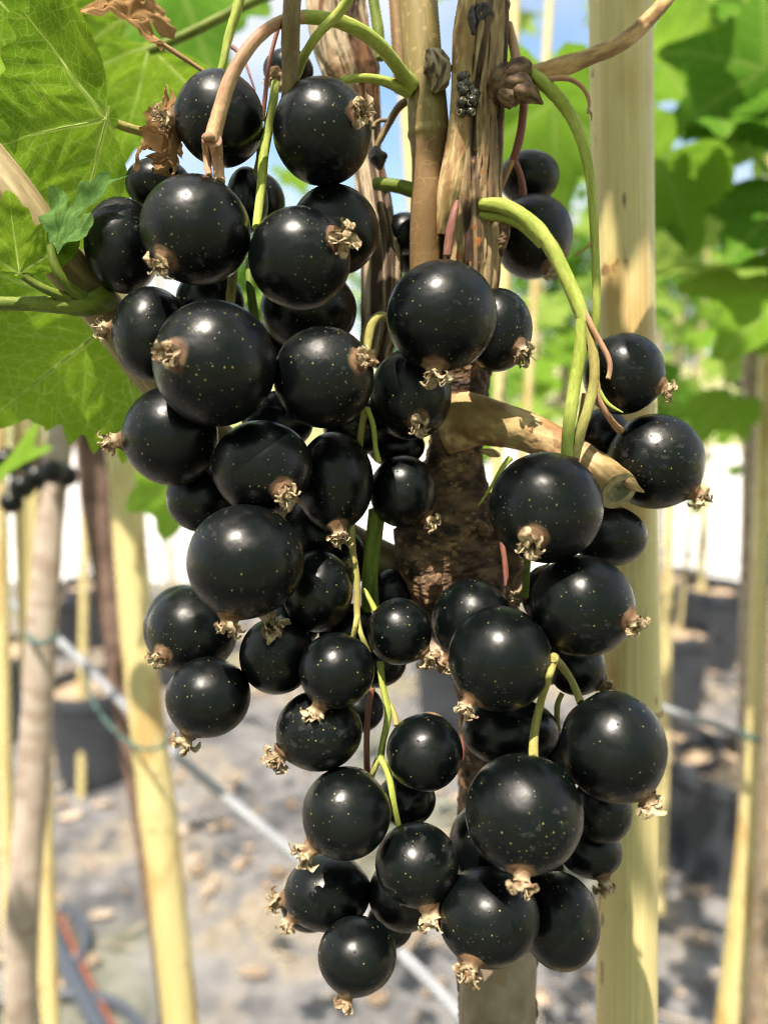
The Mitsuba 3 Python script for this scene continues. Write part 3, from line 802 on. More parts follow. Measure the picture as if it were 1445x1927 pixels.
# ------------------------------------------------------------------ the berries
# left, top, right, bottom in the photograph; depth (mm) at least; dried flower end (x, y) or None; label
BERRIES = [
    # the upper left cluster
    (325, 127, 495, 316, 97, (312, 225), 'large berry at the top left with curled brown bracts on its left end'),
    (513, 141, 699, 350, 96, (687, 242), 'topmost large berry beside the brown upright stem, flower end pointing right'),
    (262, 325, 472, 537, 92, (315, 518), 'large dull black berry below the pinkish arching stalk, frayed end hanging below'),
    (467, 386, 660, 583, 93, (648, 465), 'berry with a big tan flower tuft on its right, under the green stalk'),
    (286, 563, 520, 803, 89.5, (342, 687), 'biggest berry, round tan flower end turned to face the viewer'),
    (514, 613, 704, 806, 94, (688, 686), 'sunlit berry right of the biggest one, pale frilled end at its right'),
    (226, 726, 412, 914, 96, (211, 832), 'shiny berry at the left with a curly straw coloured tuft on its left'),
    (208, 538, 360, 720, 99, (192, 616), 'berry with pinkish curled tuft touching the left branch'),
    (398, 790, 588, 968, 93, (548, 930), 'berry below the biggest one, reddish flower end at lower right'),
    (157, 369, 303, 553, 101, None, 'leftmost berry of the bunch, dented, beside the small crinkled leaf'),
    (350, 949, 572, 1168, 90.5, (434, 1178), 'large smooth berry at mid left with a pale tuft under it'),
    (562, 1190, 705, 1335, 94, (598, 1338), 'small shiny berry left of the forked thin stalk, tuft pointing down'),
    (275, 1102, 448, 1272, 99, (318, 1226), 'sunlit berry at lower left with a scarred pinkish end facing the viewer'),
    (311, 1236, 472, 1390, 98, (350, 1394), 'lowest berry at the left, beside the bamboo cane, tuft pointing down left'),
    (519, 1298, 682, 1453, 97, (522, 1421), 'berry under the small shiny one, straw tuft on its lower left'),
    (450, 1160, 592, 1308, 100, (519, 1170), 'dark berry carrying a curled brown tuft on its top'),
    (546, 344, 713, 520, 101, None, 'shaded berry directly under the topmost large berry'),
    (556, 812, 703, 1000, 100, (640, 1003), 'dark berry with a green reflection right of the reddish ended one'),
    (530, 1035, 664, 1190, 102, None, 'very dark berry tucked behind the large smooth one'),
    (235, 294, 362, 400, 104, None, 'half hidden berry under the brown bracts at the upper left'),
    (425, 312, 505, 440, 103, None, 'dark sliver of a berry behind the green stalk, upper left'),
    (440, 322, 537, 440, 109, None, 'rearmost thin rimmed berry between the two top berries'),
    (330, 500, 460, 640, 104, None, 'hidden berry with a grey glint above the biggest berry'),
    (490, 500, 671, 665, 103, None, 'black shaded berry under the one with the big tan tuft'),
    (312, 870, 455, 1003, 104, None, 'dark berry peeping out at the left above the large smooth one'),
    (269, 1100, 420, 1262, 105, None, 'berry hidden behind the sunlit scarred one, only its left rim showing'),
    # around the middle
    (727, 487, 936, 700, 95, (814, 712), 'large berry in front of the trunk with many yellow specks, tuft hanging below'),
    (695, 856, 821, 993, 101, (812, 986), 'small berry in front of the dark trunk, sparkling white tuft lower right'),
    (690, 1125, 812, 1252, 100, (822, 1250), 'small dusted berry right of the forked thin stalk'),
    (696, 655, 850, 828, 104, (788, 808), 'black berry in deep shade below the large speckled one'),
    (868, 541, 1002, 700, 104, (976, 672), 'berry behind the trunk at the right of the large speckled one'),
    (690, 800, 800, 880, 112, None, 'almost unseen berry in the dark above the small trunk berry'),
    (620, 1000, 690, 1110, 110, (655, 1065), 'dark berry behind the olive stalks in the middle'),
    (690, 1070, 775, 1170, 113, None, 'dark berry behind the two flat green stalks'),
    (600, 1135, 715, 1250, 108, None, 'hidden dark berry behind the fork of the thin stalk'),
    (630, 1290, 722, 1380, 108, None, 'small dark berry behind the reddish thin stalk below the middle'),
    (722, 398, 800, 480, 117, None, 'upper of two hidden berries between the rough branch and the stem'),
    (740, 430, 815, 520, 119, None, 'lower of two hidden berries between the rough branch and the stem'),
    (495, 88, 590, 175, 112, (520, 168), 'berry half hidden behind the brown upright stem at the top'),
    # right side
    (938, 280, 1053, 388, 122, None, 'upper berry behind the cut stem on the right, under the brown bud'),
    (930, 362, 1079, 526, 118, (1032, 524), 'berry under the upper right one with a dark ragged tuft'),
    (1096, 625, 1253, 780, 104, (1244, 738), 'sunlit berry in front of the thick cane with a crisp straw tuft'),
    (1140, 778, 1328, 958, 106, (1311, 936), 'rightmost large berry beside the sawn branch end'),
    (1078, 768, 1190, 880, 113, None, 'dark berry behind the green stalks left of the rightmost one'),
    (920, 850, 1136, 1060, 92, (982, 1018), 'large berry overlapping the tan cut branch, frayed end at lower left'),
    (1075, 950, 1219, 1066, 104, (1150, 940), 'speckled berry under the sawn branch end'),
    (997, 1044, 1197, 1237, 93, (1180, 1160), 'berry with a bright round sun glint and pinkish cream tuft on its right'),
    (843, 1140, 1040, 1340, 92.5, (872, 1322), 'large dark berry right of the trunk, tuft at lower left'),
    (813, 1088, 965, 1250, 101, (828, 1262), 'dusty bluish berry half behind the large dark one'),
    (980, 1062, 1085, 1180, 107, (955, 1122), 'hidden berry with a tan tuft sticking up above the large dark one'),
    (1030, 1200, 1140, 1310, 103, (1137, 1292), 'dark berry under the glinting one, next to the stained cane'),
    (1054, 1300, 1257, 1514, 93, (1214, 1506), 'large berry in front of the thick cane, frayed tuft below right'),
    (868, 1310, 1052, 1445, 103, None, 'dark berry between the two large lower right ones'),
    (875, 1417, 1099, 1652, 89.5, (966, 1630), 'largest berry of the lower right, tan tuft hanging at its foot'),
    (1075, 1460, 1191, 1590, 103, None, 'dark berry under the large one in front of the cane'),
    (845, 1505, 1010, 1680, 101, (905, 1670), 'berry behind the largest lower right one, its rim at the left'),
    (1050, 1545, 1172, 1657, 107, (1128, 1648), 'small dark berry before the cane with an olive tuft pointing down'),
    (823, 1630, 1016, 1826, 94, (874, 1792), 'berry near the bottom with a round bristly brown end facing the viewer'),
    (978, 1640, 1130, 1831, 99, None, 'plain glossy berry at the bottom right of the bunch'),
    # the lower middle string
    (727, 1340, 871, 1491, 97, None, 'round plain berry at the top of the lowest hanging string'),
    (568, 1442, 736, 1621, 95, (580, 1602), 'scratched berry in the lowest string with a cream tuft at its lower left'),
    (706, 1547, 863, 1713, 96, (808, 1708), 'oval berry hanging from the thin stalk in the lowest string'),
    (535, 1605, 698, 1756, 98, (543, 1732), 'sunlit berry with a jagged tuft shadow on it, low in the bunch'),
    (598, 1722, 746, 1880, 97, (651, 1884), 'bottommost berry with a pale tuft pointing straight down'),
    (710, 1452, 820, 1558, 104, None, 'dented dark berry behind the thin stalk of the lowest string'),
    (527, 1640, 640, 1757, 105, (525, 1682), 'berry hidden behind the sunlit low one, only its left rim showing'),
    (693, 1610, 830, 1757, 104, None, 'dark berry under the oval one in the lowest string'),
    (690, 1690, 778, 1788, 106, None, 'lowest hidden berry behind the bottommost one'),
    # deep in the bunch
    (455, 735, 590, 850, 106, None, 'unlit berry in the gap under the biggest berry and the sunlit one'),
    (608, 745, 728, 860, 108, None, 'unlit berry in the dark gap left of the thin green stalk, centre of the bunch'),
    (400, 875, 520, 990, 106, None, 'unlit berry wedged above the large smooth one'),
    (530, 940, 645, 1060, 106, None, 'unlit berry right above the large smooth one, behind the reddish ended one'),
    (495, 1110, 605, 1225, 109, None, 'unlit berry behind the one with the tuft on its top'),
    (985, 1175, 1075, 1290, 106, None, 'unlit berry between the glinting one and the large dark one'),
    (1005, 1375, 1105, 1485, 107, None, 'unlit berry in the gap between the two largest lower right ones'),
    (655, 1195, 765, 1295, 109, None, 'unlit berry behind the small shiny one and the dusted one'),
    (465, 600, 565, 720, 106, None, 'unlit berry in the gap right of the biggest one'),
    (955, 1590, 1065, 1710, 105, None, 'unlit berry under the largest lower right one'),
]


def sphere_unit(level=4):
    s = trimesh.creation.icosphere(subdivisions=level, radius=1.0)
    return np.array(s.vertices), np.array(s.faces)


SV, SF = sphere_unit(4)
POL = np.arccos(np.clip(SV[:, 2], -1, 1))


def berry_local(seed):
    r = 1 + 0.05 * np.exp(-(POL / 0.30) ** 2) - 0.05 * np.exp(-((np.pi - POL) / 0.25) ** 2)
    r = r + 0.022 * (meshkit.fbm(SV * 1.3 + seed * 3.1, 2, seed) - 0.5) + 0.006 * (meshkit.fbm(SV * 4.0 + seed, 2, seed) - 0.5)
    return SV * r[:, None]


def axis_frame(z):
    z = unit(z)
    x = np.cross([0.3, 0.5, 0.8], z); x = unit(x)
    return np.stack([x, np.cross(z, x), z], 1)


rb = np.random.default_rng(77)
placed = []
order = sorted(range(len(BERRIES)), key=lambda i: BERRIES[i][4])
fits = {}
for i in order:
    x0, y0, x1, y1, d0, cal, lab = BERRIES[i]
    cx, cy, rx, ry = (x0 + x1) / 2, (y0 + y1) / 2, (x1 - x0) / 2, (y1 - y0) / 2
    if cal is not None:
        off = np.array([(cal[0] - cx) / rx, -(cal[1] - cy) / ry]) / 1.17
        n_ = np.linalg.norm(off)
        if n_ > 0.985: off *= 0.985 / n_; n_ = 0.985
        ax = off[0] * RIGHT + off[1] * UP - math.sqrt(1 - n_ ** 2) * FWD
    else:
        ax = unit(rb.normal(0, 0.6, 3) + 0.9 * FWD - 0.5 * UP)
    loc = berry_local(i) @ axis_frame(ax).T
    d = d0
    while True:
        c_x, c_y, s_x, s_y = cx, cy, rx, ry
        for _ in range(5):
            sz = 0.5 * (s_x + s_y)
            k = d / FPX / 1000
            v = P(c_x, c_y, d) + k * (np.outer(loc @ RIGHT, RIGHT) * s_x + np.outer(loc @ UP, UP) * s_y + np.outer(loc @ FWD, FWD) * sz)
            X, Y, _d = project(v)
            c_x += cx - (X.min() + X.max()) / 2; c_y += cy - (Y.min() + Y.max()) / 2
            s_x *= 2 * rx / (X.max() - X.min()); s_y *= 2 * ry / (Y.max() - Y.min())
        c3, R3 = P(c_x, c_y, d), k * 0.5 * (s_x + s_y)
        if all(np.linalg.norm(c3 - o[0]) > 0.95 * (R3 + o[1]) for o in placed): break
        d += 0.5
    placed.append((c3, R3))
    fits[i] = dict(v=v, c=c3, R=R3, ax=ax, d=d, px=(c_x, c_y, s_x, s_y), sc=(s_x * k, s_y * k))


def front(x, y, default, gap=0.0):
    """depth (mm) of the nearest berry skin at this place of the photograph, or default"""
    best = default
    for ft in fits.values():
        dirn = ray(x, y)
        L = np.linalg.norm(dirn)
        u = dirn / L
        oc = EYE - ft['c']
        b = u @ oc
        disc = b * b - (oc @ oc - (ft['R'] * 1.02) ** 2)
        if disc > 0:
            best = min(best, (-b - math.sqrt(disc)) / L * 1000 - gap)
    return best


def calyx_mesh(seed):
    """the dried flower at the end of a berry: a crumpled neck, curled sepals and a few bent filaments; about one unit long"""
    rng = np.random.default_rng(seed)
    out = []
    L = rng.uniform(0.28, 0.5)
    n, m = 18, 9
    a = np.linspace(0, 2 * np.pi, n + 1)
    z = np.linspace(-0.18, L, m)
    prof = np.interp(z / L, [-0.4, 0, 0.35, 0.7, 1.0], [0.56, 0.46, 0.36, 0.34, 0.44])
    ridge = 1 + 0.22 * np.cos(5 * a + seed)[None, :] * np.clip(z / L, 0, 1)[:, None]
    V = np.stack([prof[:, None] * ridge * np.cos(a), prof[:, None] * ridge * np.sin(a), z[:, None] + 0 * a], -1)
    V = V + 0.24 * (np.stack([meshkit.fbm(V * 3.2 + 9 * j + seed, 3, j) for j in range(3)], -1) - 0.5)
    V[:, -1] = V[:, 0]
    i = np.arange(m * (n + 1)).reshape(m, n + 1)
    f = np.stack([i[:-1, :-1], i[:-1, 1:], i[1:, 1:], i[1:, :-1]], -1).reshape(-1, 4)
    f = np.vstack([f[:, [0, 1, 2]], f[:, [0, 2, 3]]])
    uv = np.stack([np.tile(a / 6.3, (m, 1)), np.tile(np.clip(z, 0, 1)[:, None], (1, n + 1))], -1)
    out.append((V.reshape(-1, 3), f, uv.reshape(-1, 2)))
    ns = rng.integers(6, 10)
    for q in range(ns):
        az = 2 * np.pi * q / ns + rng.normal(0, 0.25)
        ln, wd = rng.uniform(0.4, 0.85), rng.uniform(0.12, 0.26)
        curl = rng.uniform(1.2, 4.6) * rng.choice([1, 1, 1, -0.5])
        st = rng.uniform(-0.2, 0.7)
        nl, nw = 9, 5
        ang, p = st, np.array([0.30, 0.0, L - 0.06])
        pts, nor = [], []
        for j in range(nl):
            pts.append(p.copy()); nor.append(np.array([-math.cos(ang), 0, math.sin(ang)]))
            p = p + ln / (nl - 1) * np.array([math.sin(ang), 0, math.cos(ang)])
            ang += curl / (nl - 1)
        pts, nor = np.array(pts), np.array(nor)
        t = np.linspace(0, 1, nl)
        w = wd * (0.75 + 0.6 * np.sin(np.pi * np.clip(t * 0.9 + 0.1, 0, 1))) * (1 - 0.75 * t ** 4)
        s = np.linspace(-1, 1, nw)
        V = pts[:, None, :] + np.stack([0 * s, s, 0 * s], -1)[None] * w[:, None, None] + nor[:, None, :] * (s ** 2)[None, :, None] * w[:, None, None] * rng.uniform(0.3, 0.9)
        V = V + 0.30 * (np.stack([meshkit.fbm(V * 4 + 7 * j + q + seed, 3, j) for j in range(3)], -1) - 0.5)
        c, s_ = math.cos(az), math.sin(az)
        V = V @ np.array([[c, -s_, 0], [s_, c, 0], [0, 0, 1]]).T
        i = np.arange(nl * nw).reshape(nl, nw)
        f = np.stack([i[:-1, :-1], i[:-1, 1:], i[1:, 1:], i[1:, :-1]], -1).reshape(-1, 4)
        f = np.vstack([f[:, [0, 1, 2]], f[:, [0, 2, 3]]])
        uv = np.stack([np.tile(s, (nl, 1)), np.tile(0.6 + 0.4 * t[:, None], (1, nw))], -1)
        out.append((V.reshape(-1, 3), f, uv.reshape(-1, 2)))
    for q in range(rng.integers(5, 9)):
        az = rng.uniform(0, 2 * np.pi)
        d = np.array([math.cos(az), math.sin(az), 0])
        zz = np.array([0, 0, 1.0])
        p0 = 0.12 * d + zz * (L - 0.1)
        k1 = rng.uniform(0.1, 0.4)
        pts = [p0, p0 + 0.22 * zz + 0.1 * d, p0 + (0.30 + k1) * zz + 0.25 * d, p0 + (0.2 + k1 * 0.8) * zz + (0.45 + 0.1 * k1) * d]
        v, f, uv = tube(pts, [0.055, 0.04, 0.035, 0.055], n=6, m=10, ref=np.array([0.2, 1.0, 0.1]))
        uv = uv * 0 + [0.5, 0.9]
        out.append((v, f, uv))
    return join(out)


CALYX = [shape(calyx_mesh(900 + q), 'calyx_dry') for q in range(9)]


def place_m(origin, axis, size, spin):
    m = np.eye(4)
    fr = axis_frame(axis)
    c, s = math.cos(spin), math.sin(spin)
    fr = fr @ np.array([[c, -s, 0], [s, c, 0], [0, 0, 1]])
    m[:3, :3] = fr * size; m[:3, 3] = origin
    return m


UVB = np.stack([0 * POL, POL / np.pi], 1)
for i, b in enumerate(BERRIES):
    ft = fits[i]
    key = thing('blackcurrant', b[6], 'berry', 'ripe blackcurrants of the hanging bunch')
    scene[key + '__skin'] = mikit.ply(trimesh.Trimesh(ft['v'], SF, process=False), 'skin', smooth=True, uv=UVB)
    if b[5] is not None:
        pole = ft['v'][np.argmin(POL)]
        sz = 0.0025 * rb.uniform(0.85, 1.12) * (0.8 + 0.2 * ft['R'] / 0.006)
        tilt = ft['ax'] - 0.18 * np.array([0, 0, 1]) + rb.normal(0, 0.10, 3)
        part(key, 'dried_flower', {**CALYX[rb.integers(len(CALYX))], 'to_world': plain_m(place_m(pole - ft['ax'] * 0.00015, tilt, sz, rb.uniform(0, 6.28)))})


# blurred berries on the bushes behind
def far_berry(x, y, rpx, d, label, group):
    key = thing('blackcurrant', label, 'berry', group)
    loc = berry_local(int(x) % 50)
    v = P(x, y, d) + loc * (rpx * d / FPX / 1000)
    scene[key] = mikit.ply(trimesh.Trimesh(v, SF, process=False), 'skin', smooth=True, uv=UVB)


for (x, y, r, d) in [(22, 945, 22, 392), (12, 868, 26, 400), (42, 915, 24, 385), (70, 898, 25, 392), (100, 888, 23, 380), (126, 896, 21, 392), (62, 868, 22, 410), (96, 910, 20, 400),
                     (86, 866, 22, 420), (30, 880, 20, 420)]:
    far_berry(x, y, r, d, 'blurred black berry clustered by the pale trunk at the left edge', 'blurred berries at the left edge')
for (x, y, r, d) in [(178, 735, 24, 560), (200, 770, 22, 570), (165, 800, 20, 580), (205, 815, 20, 590), (12, 560, 18, 560), (30, 620, 16, 570), (10, 640, 17, 580)]:
    far_berry(x, y, r, d, 'blurred black berry deep in shade behind the backlit lower left leaf', 'blurred berries behind the lower left leaf')
for (x, y, r, d) in [(1430, 952, 17, 700), (1385, 690, 13, 900), (1372, 712, 13, 900), (1393, 722, 12, 920), (1365, 740, 12, 910), (1400, 750, 12, 900), (1380, 760, 12, 930)]:
    far_berry(x, y, r, d, 'blurred small black berry on the bushes near the right edge', 'blurred berries near the right edge')

# ------------------------------------------------------------------ the bush that bears the bunch
BUSH = thing('currant_bush', 'main blackcurrant bush in sharp focus with gnarled trunk and cut stems', 'bush')


def wood(name, pts, rpx, bsdf, disp=None, n=40, m=160, label=None, top=None, foot=False, cap=True):
    w = px(pts)
    rr = [rpx] * len(pts) if np.isscalar(rpx) else rpx
    r = [a * p[2] / FPX / 1000 for a, p in zip(rr, pts)]
    if top: w.insert(0, w[0] + unit(w[0] - w[1]) * top); r.insert(0, r[0])
    if foot:
        w += [down_to_ground(w[-1], 0.55) + [0.004, 0.0, 0], down_to_ground(w[-1], -0.01) + [0.0, 0.01, 0]]
        r += [r[-1] * 1.1, r[-1] * 1.4]
    return part(BUSH, name, tube_shape(w, r, bsdf, n=n, m=m, disp=disp, cap=cap), label)


def rough(a, fu, fs, seed, b=0.0, fu2=4, fs2=1500):
    return lambda u, s: 1 + a * (vnoise(u, s, fu, fs, seed) - 0.5) + b * (vnoise(u, s, fu2, fs2, seed + 1) - 0.5)


def ridged(u, s):
    q = vnoise(u, s, 4.2, 75, 5, 3)
    return 1 + 0.16 * (vnoise(u, s, 1.1, 60, 2) - 0.5) - 0.26 * np.clip(np.abs(q - 0.5) * -7 + 0.55, 0, 1) + 0.05 * (vnoise(u, s, 9, 900, 8) - 0.5)


# trunk, with the gnarled knot low in the middle, thinner below
wood('trunk', [(880, 330, 113), (880, 480, 113.5), (874, 620, 114), (864, 760, 115), (855, 860, 116), (846, 950, 117), (846, 1030, 117.5), (862, 1100, 118.5), (905, 1200, 121), (935, 1350, 122), (938, 1550, 121), (936, 1750, 120), (935, 1960, 120)],
     [56, 56, 54, 51, 54, 84, 100, 96, 74, 72, 78, 74, 70], 'bark_dark', rough(0.30, 1.5, 120, 3, 0.18, 5, 1100), n=110, m=700, label='gnarled dark brown trunk')
wood('lower_trunk', [(936, 1640, 119), (936, 1800, 118.6), (935, 1880, 118.5), (936, 1990, 118.5)], [74, 73, 71, 72], 'bark_grey', rough(0.10, 1.4, 150, 6, 0.03, 6, 800), n=64, m=160, label='grey lenticelled lower trunk', foot=True)
wood('knot', [(770, 985, 114), (790, 1040, 113.5), (820, 1110, 113.5), (850, 1150, 116)], [30, 52, 58, 36], 'bark_dark', rough(0.35, 1.6, 160, 9, 0.1, 5, 900), n=48, m=120)
wood('knot', [(930, 960, 116), (950, 1010, 115), (962, 1060, 116), (955, 1100, 118)], [26, 38, 36, 22], 'bark_dark', rough(0.35, 1.6, 160, 19, 0.1, 5, 900), n=48, m=100)

# the peeling stem, sawn off at the top
wood('cut_stem', [(912, 12, 106.5), (908, 60, 106.6), (900, 180, 107), (893, 320, 107.5), (888, 470, 109), (884, 640, 112)], [46, 49, 50, 53, 55, 50], 'bark_peel', ridged, n=110, m=420, cap=False, label='peeling stem sawn off at the top')
# a strip of bare pale wood along its left side
wood('bare_wood', [(878, 0, 103.4), (872, 60, 103.3), (868, 150, 103.6), (862, 260, 104.5), (846, 360, 105.5), (838, 440, 107)], [16, 20, 19, 21, 24, 16], 'bark_tan', rough(0.16, 1.2, 120, 4, 0.04, 5, 700), n=36, m=200)
# sawn end: a ring of wood, a rotten hollow
k = part(BUSH, 'cut_end', tube_shape(px([(914, 22, 106.5), (912, 12, 106.5), (912, 5, 106.6)]), [0.0035, 0.00345, 0.0031], 'wood_cut', n=48, m=16, disp=rough(0.25, 3, 900, 4)))
part(BUSH, 'hollow', tube_shape(px([(896, 66, 104.3), (902, 46, 104.2), (912, 28, 104.3), (925, 18, 104.6)]), [0.0006, 0.0014, 0.0017, 0.0009], 'rot', n=24, m=40, disp=rough(0.7, 2.5, 1200, 5)), 'rotten black hollow at the sawn top')
part(BUSH, 'bark_flap', tube_shape(px([(886, 12, 102.9), (884, 40, 102.6), (890, 64, 102.5)]), [0.0005, 0.0009, 0.0003], 'rot', n=16, m=24, disp=rough(0.8, 2.5, 1200, 6)))
part(BUSH, 'bark_flap', tube_shape(px([(944, 390, 104.5), (950, 425, 103.9), (946, 460, 104.2), (942, 482, 105)]), [0.0003, 0.0008, 0.0006, 0.0002], 'bark_dark', n=14, m=40, disp=rough(0.9, 2.5, 1500, 7)))
part(BUSH, 'bark_flap', tube_shape(px([(842, 480, 103), (848, 430, 102.6), (856, 395, 102.8), (862, 372, 103.4)]), [0.00055, 0.0006, 0.0005, 0.0002], 'stalk_red', n=12, m=30, disp=rough(0.4, 2, 700, 8)), 'thin pink strip of bark')

# the smooth olive stem beside it, ringed, browner below
wood('stem', [(786, -20, 107), (790, 60, 107), (800, 150, 107.3), (806, 232, 107.8), (808, 300, 108.4), (806, 380, 109), (802, 470, 110.5), (812, 600, 113)], [37, 36, 36, 38, 33, 33, 31, 34], 'bark_olive',
     lambda u, s: 1 + 0.07 * (vnoise(u, s, 1.2, 90, 12) - 0.5) + 0.09 * np.exp(-((s - 0.0197) / 0.0006) ** 2) + 0.03 * (vnoise(u, s, 7, 900, 3) - 0.5) * (s > 0.02), n=64, m=360, label='smooth olive stem with a ringed joint')
wood('stem', [(786, -18, 107.2), (785, -30, 107)], 36, 'bark_olive', n=24, m=20, top=0.16)
part(BUSH, 'bud', tube_shape(px([(806, 100, 105.0), (818, 112, 103.9), (826, 130, 103.5), (825, 152, 103.7), (814, 172, 104.2)]), [0.0006, 0.0015, 0.0018, 0.0013, 0.0004], 'bud_grey', n=28, m=50, disp=rough(0.7, 2.6, 1100, 4, 0.2, 8, 2500)), 'shrivelled grey bud')
part(BUSH, 'twig', tube_shape(px([(832, 140, 104), (842, 132, 104), (850, 126, 104.6)]), [0.0004, 0.0003, 0.0003], 'bud_grey', n=10, m=16))
# stems behind them at the top
wood('stem', [(745, 20, 116), (750, 90, 116), (756, 170, 116)], [12, 13, 14], 'bark_olive', n=20, m=40, top=0.15)
wood('stem', [(706, 20, 113), (712, 60, 113), (716, 110, 113)], [10, 11, 9], 'stalk_leaf', n=18, m=30, top=0.12)
# rough fibrous branch on the left, dying back downwards
wood('rough_branch', [(632, -20, 117), (640, 60, 117), (662, 140, 117.5), (676, 190, 118), (690, 290, 118), (706, 390, 117), (718, 490, 116), (716, 590, 115.5), (700, 690, 116)], [56, 55, 54, 40, 28, 33, 38, 38, 30], 'bark_fibre',
     lambda u, s: ridged(u, s) + 0.12 * (vnoise(u, s, 2, 160, 7) - 0.5), n=84, m=420, label='rough fibrous branch with reddish bark', top=0.12)
part(BUSH, 'dead_twig', tube_shape(px([(836, 130, 112), (820, 176, 112), (765, 190, 112), (735, 225, 112), (715, 262, 112), (706, 280, 112)]), [0.0004, 0.0005, 0.0006, 0.00055, 0.0005, 0.0003], 'stem_brown', n=10, m=50))
part(BUSH, 'dead_twig', tube_shape(px([(733, 228, 112), (716, 226, 111.5), (706, 232, 111.5), (703, 240, 111)]), 0.0003, 'stem_brown', n=8, m=20))
part(BUSH, 'dead_twig', tube_shape(px([(714, 318, 110), (712, 300, 110), (708, 290, 110), (704, 276, 110)]), [0.0003, 0.0013, 0.0011, 0.0004], 'rot', n=14, m=24, disp=rough(0.8, 2.5, 1200, 9)))

# left branch
wood('side_branch', [(-30, 300, 98), (30, 372, 98.5), (100, 468, 100), (165, 545, 105), (225, 622, 108.5), (300, 720, 111), (380, 800, 113), (560, 960, 117), (760, 1080, 119)], [44, 42, 41, 42, 40, 38, 36, 36, 40], 'bark_branch',
     rough(0.10, 1.3, 70, 14, 0.03, 6, 500), n=56, m=300, label='pale tan branch slanting in from the left', top=0.06)
part(BUSH, 'dead_twig', tube_shape(px([(60, 520, 111), (66, 450, 110.6), (90, 440, 111)]), 0.0002, 'bud_scale', n=6, m=14))

# sawn tan branch on the right
wood('cut_branch', [(842, 800, 113), (893, 790, 111), (935, 798, 109), (990, 812, 107.5), (1045, 838, 106.5), (1100, 872, 104.5), (1145, 905, 101.5), (1165, 924, 99.6)], [60, 50, 42, 36, 35, 35, 37, 38], 'bark_tan',
     rough(0.20, 1.5, 190, 24, 0.09, 5, 700), n=72, m=300, cap=False, label='short tan side branch, sawn off')
bx = P(1165, 924, 99.6)
ax_cut = unit(P(1165, 924, 99.6) - P(1145, 905, 101.5))
fr = axis_frame(ax_cut)
def cut_disc(r0, r1, z0, z1, mt, n=40, seed=0):
    a = np.linspace(0, 2 * np.pi, n + 1)
    rings = np.linspace(0, 1, 7)
    V = []
    for q in rings:
        rr = r0 + (r1 - r0) * q
        w = 1 + 0.10 * (meshkit.fbm(np.stack([np.cos(a) * 1.5, np.sin(a) * 1.5, 0 * a + q * 2], -1) + seed, 3) - 0.5)
        V.append(np.stack([rr * w * np.cos(a), rr * w * np.sin(a), z0 + (z1 - z0) * q + 0.00025 * (meshkit.fbm(np.stack([np.cos(a) * 4 * (q + .2), np.sin(a) * 4 * (q + .2), 0 * a], -1) + seed, 3) - 0.5)], -1))
    V = np.array(V).reshape(-1, 3) @ fr.T + bx
    i = np.arange(7 * (n + 1)).reshape(7, n + 1)
    f = np.stack([i[:-1, :-1], i[:-1, 1:], i[1:, 1:], i[1:, :-1]], -1).reshape(-1, 4)
    return mikit.ply((V, f), mt, smooth=True)


cb = [k for k in scene if k.endswith('__cut_branch')][0]
part(cb, 'cut_end', cut_disc(0.00266, 0.0016, 0.00005, 0.00012, 'wood_cut', seed=3))
part(cb, 'pith', cut_disc(0.0017, 0.00002, 0.00014, -0.0004, 'pith', seed=5))
part(cb, 'splinter', tube_shape(px([(1176, 900, 99.8), (1192, 914, 98.8), (1212, 926, 98.6)]), [0.0009, 0.0007, 0.0001], 'bark_tan', n=10, m=16, disp=rough(0.3, 2, 900, 3)))
part(cb, 'bark_flap', tube_shape(px([(905, 848, 107), (925, 852, 106), (938, 856, 105.5), (930, 848, 105)]), [0.0003, 0.0006, 0.0003, 0.0001], 'bark_tan', n=8, m=16, disp=rough(0.6, 2, 900, 5)))
part(BUSH, 'bark_flap', tube_shape(px([(900, 985, 110), (908, 995, 109.5), (905, 1010, 109.8)]), [0.0004, 0.0011, 0.0003], 'bark_dark', n=12, m=18, disp=rough(0.8, 2.5, 1200, 11)))
part(BUSH, 'bud', tube_shape(px([(826, 1082, 108.2), (818, 1095, 107.6), (802, 1112, 107.6)]), [0.0004, 0.0012, 0.0003], 'bud_scale', n=14, m=24, disp=rough(0.6, 2.5, 1500, 12)), 'small reddish bud on the trunk')
bd = part(BUSH, 'bud', tube_shape(px([(938, 158, 105), (955, 160, 103.6), (975, 158, 103), (992, 150, 102.8)]), [0.0020, 0.0026, 0.0022, 0.0009], 'bud_scale', n=36, m=60, disp=rough(0.7, 2.2, 900, 21, 0.2, 8, 2600)), 'brown scaly bud at the base of the right stalk')
for pts_, r_ in [([(952, 146, 102.2), (972, 134, 101.3), (990, 124, 101.3), (1001, 121, 101.6)], [0.0011, 0.0017, 0.0012, 0.0001]), ([(965, 172, 101.8), (990, 172, 100.8), (1006, 182, 100.6), (1022, 195, 100.8)], [0.0011, 0.0015, 0.0009, 0.0001]),
                 ([(950, 160, 102), (972, 154, 100.9), (990, 156, 100.9), (1004, 166, 101.4)], [0.0010, 0.0014, 0.0010, 0.0002]), ([(948, 175, 102.2), (962, 184, 101.6), (978, 186, 101.8)], [0.0010, 0.0013, 0.0003])]:
    part(bd, 'scale', tube_shape(px(pts_), r_, 'bud_scale', n=22, m=44, disp=rough(0.5, 1.6, 800, 23, 0.18, 7, 2600)))
part(BUSH, 'bud', tube_shape(px([(1118, 1290, 112), (1128, 1275, 111), (1138, 1290, 110.5)]), [0.0006, 0.0012, 0.0004], 'bud_scale', n=12, m=18, disp=rough(0.8, 2.5, 1200, 13)))


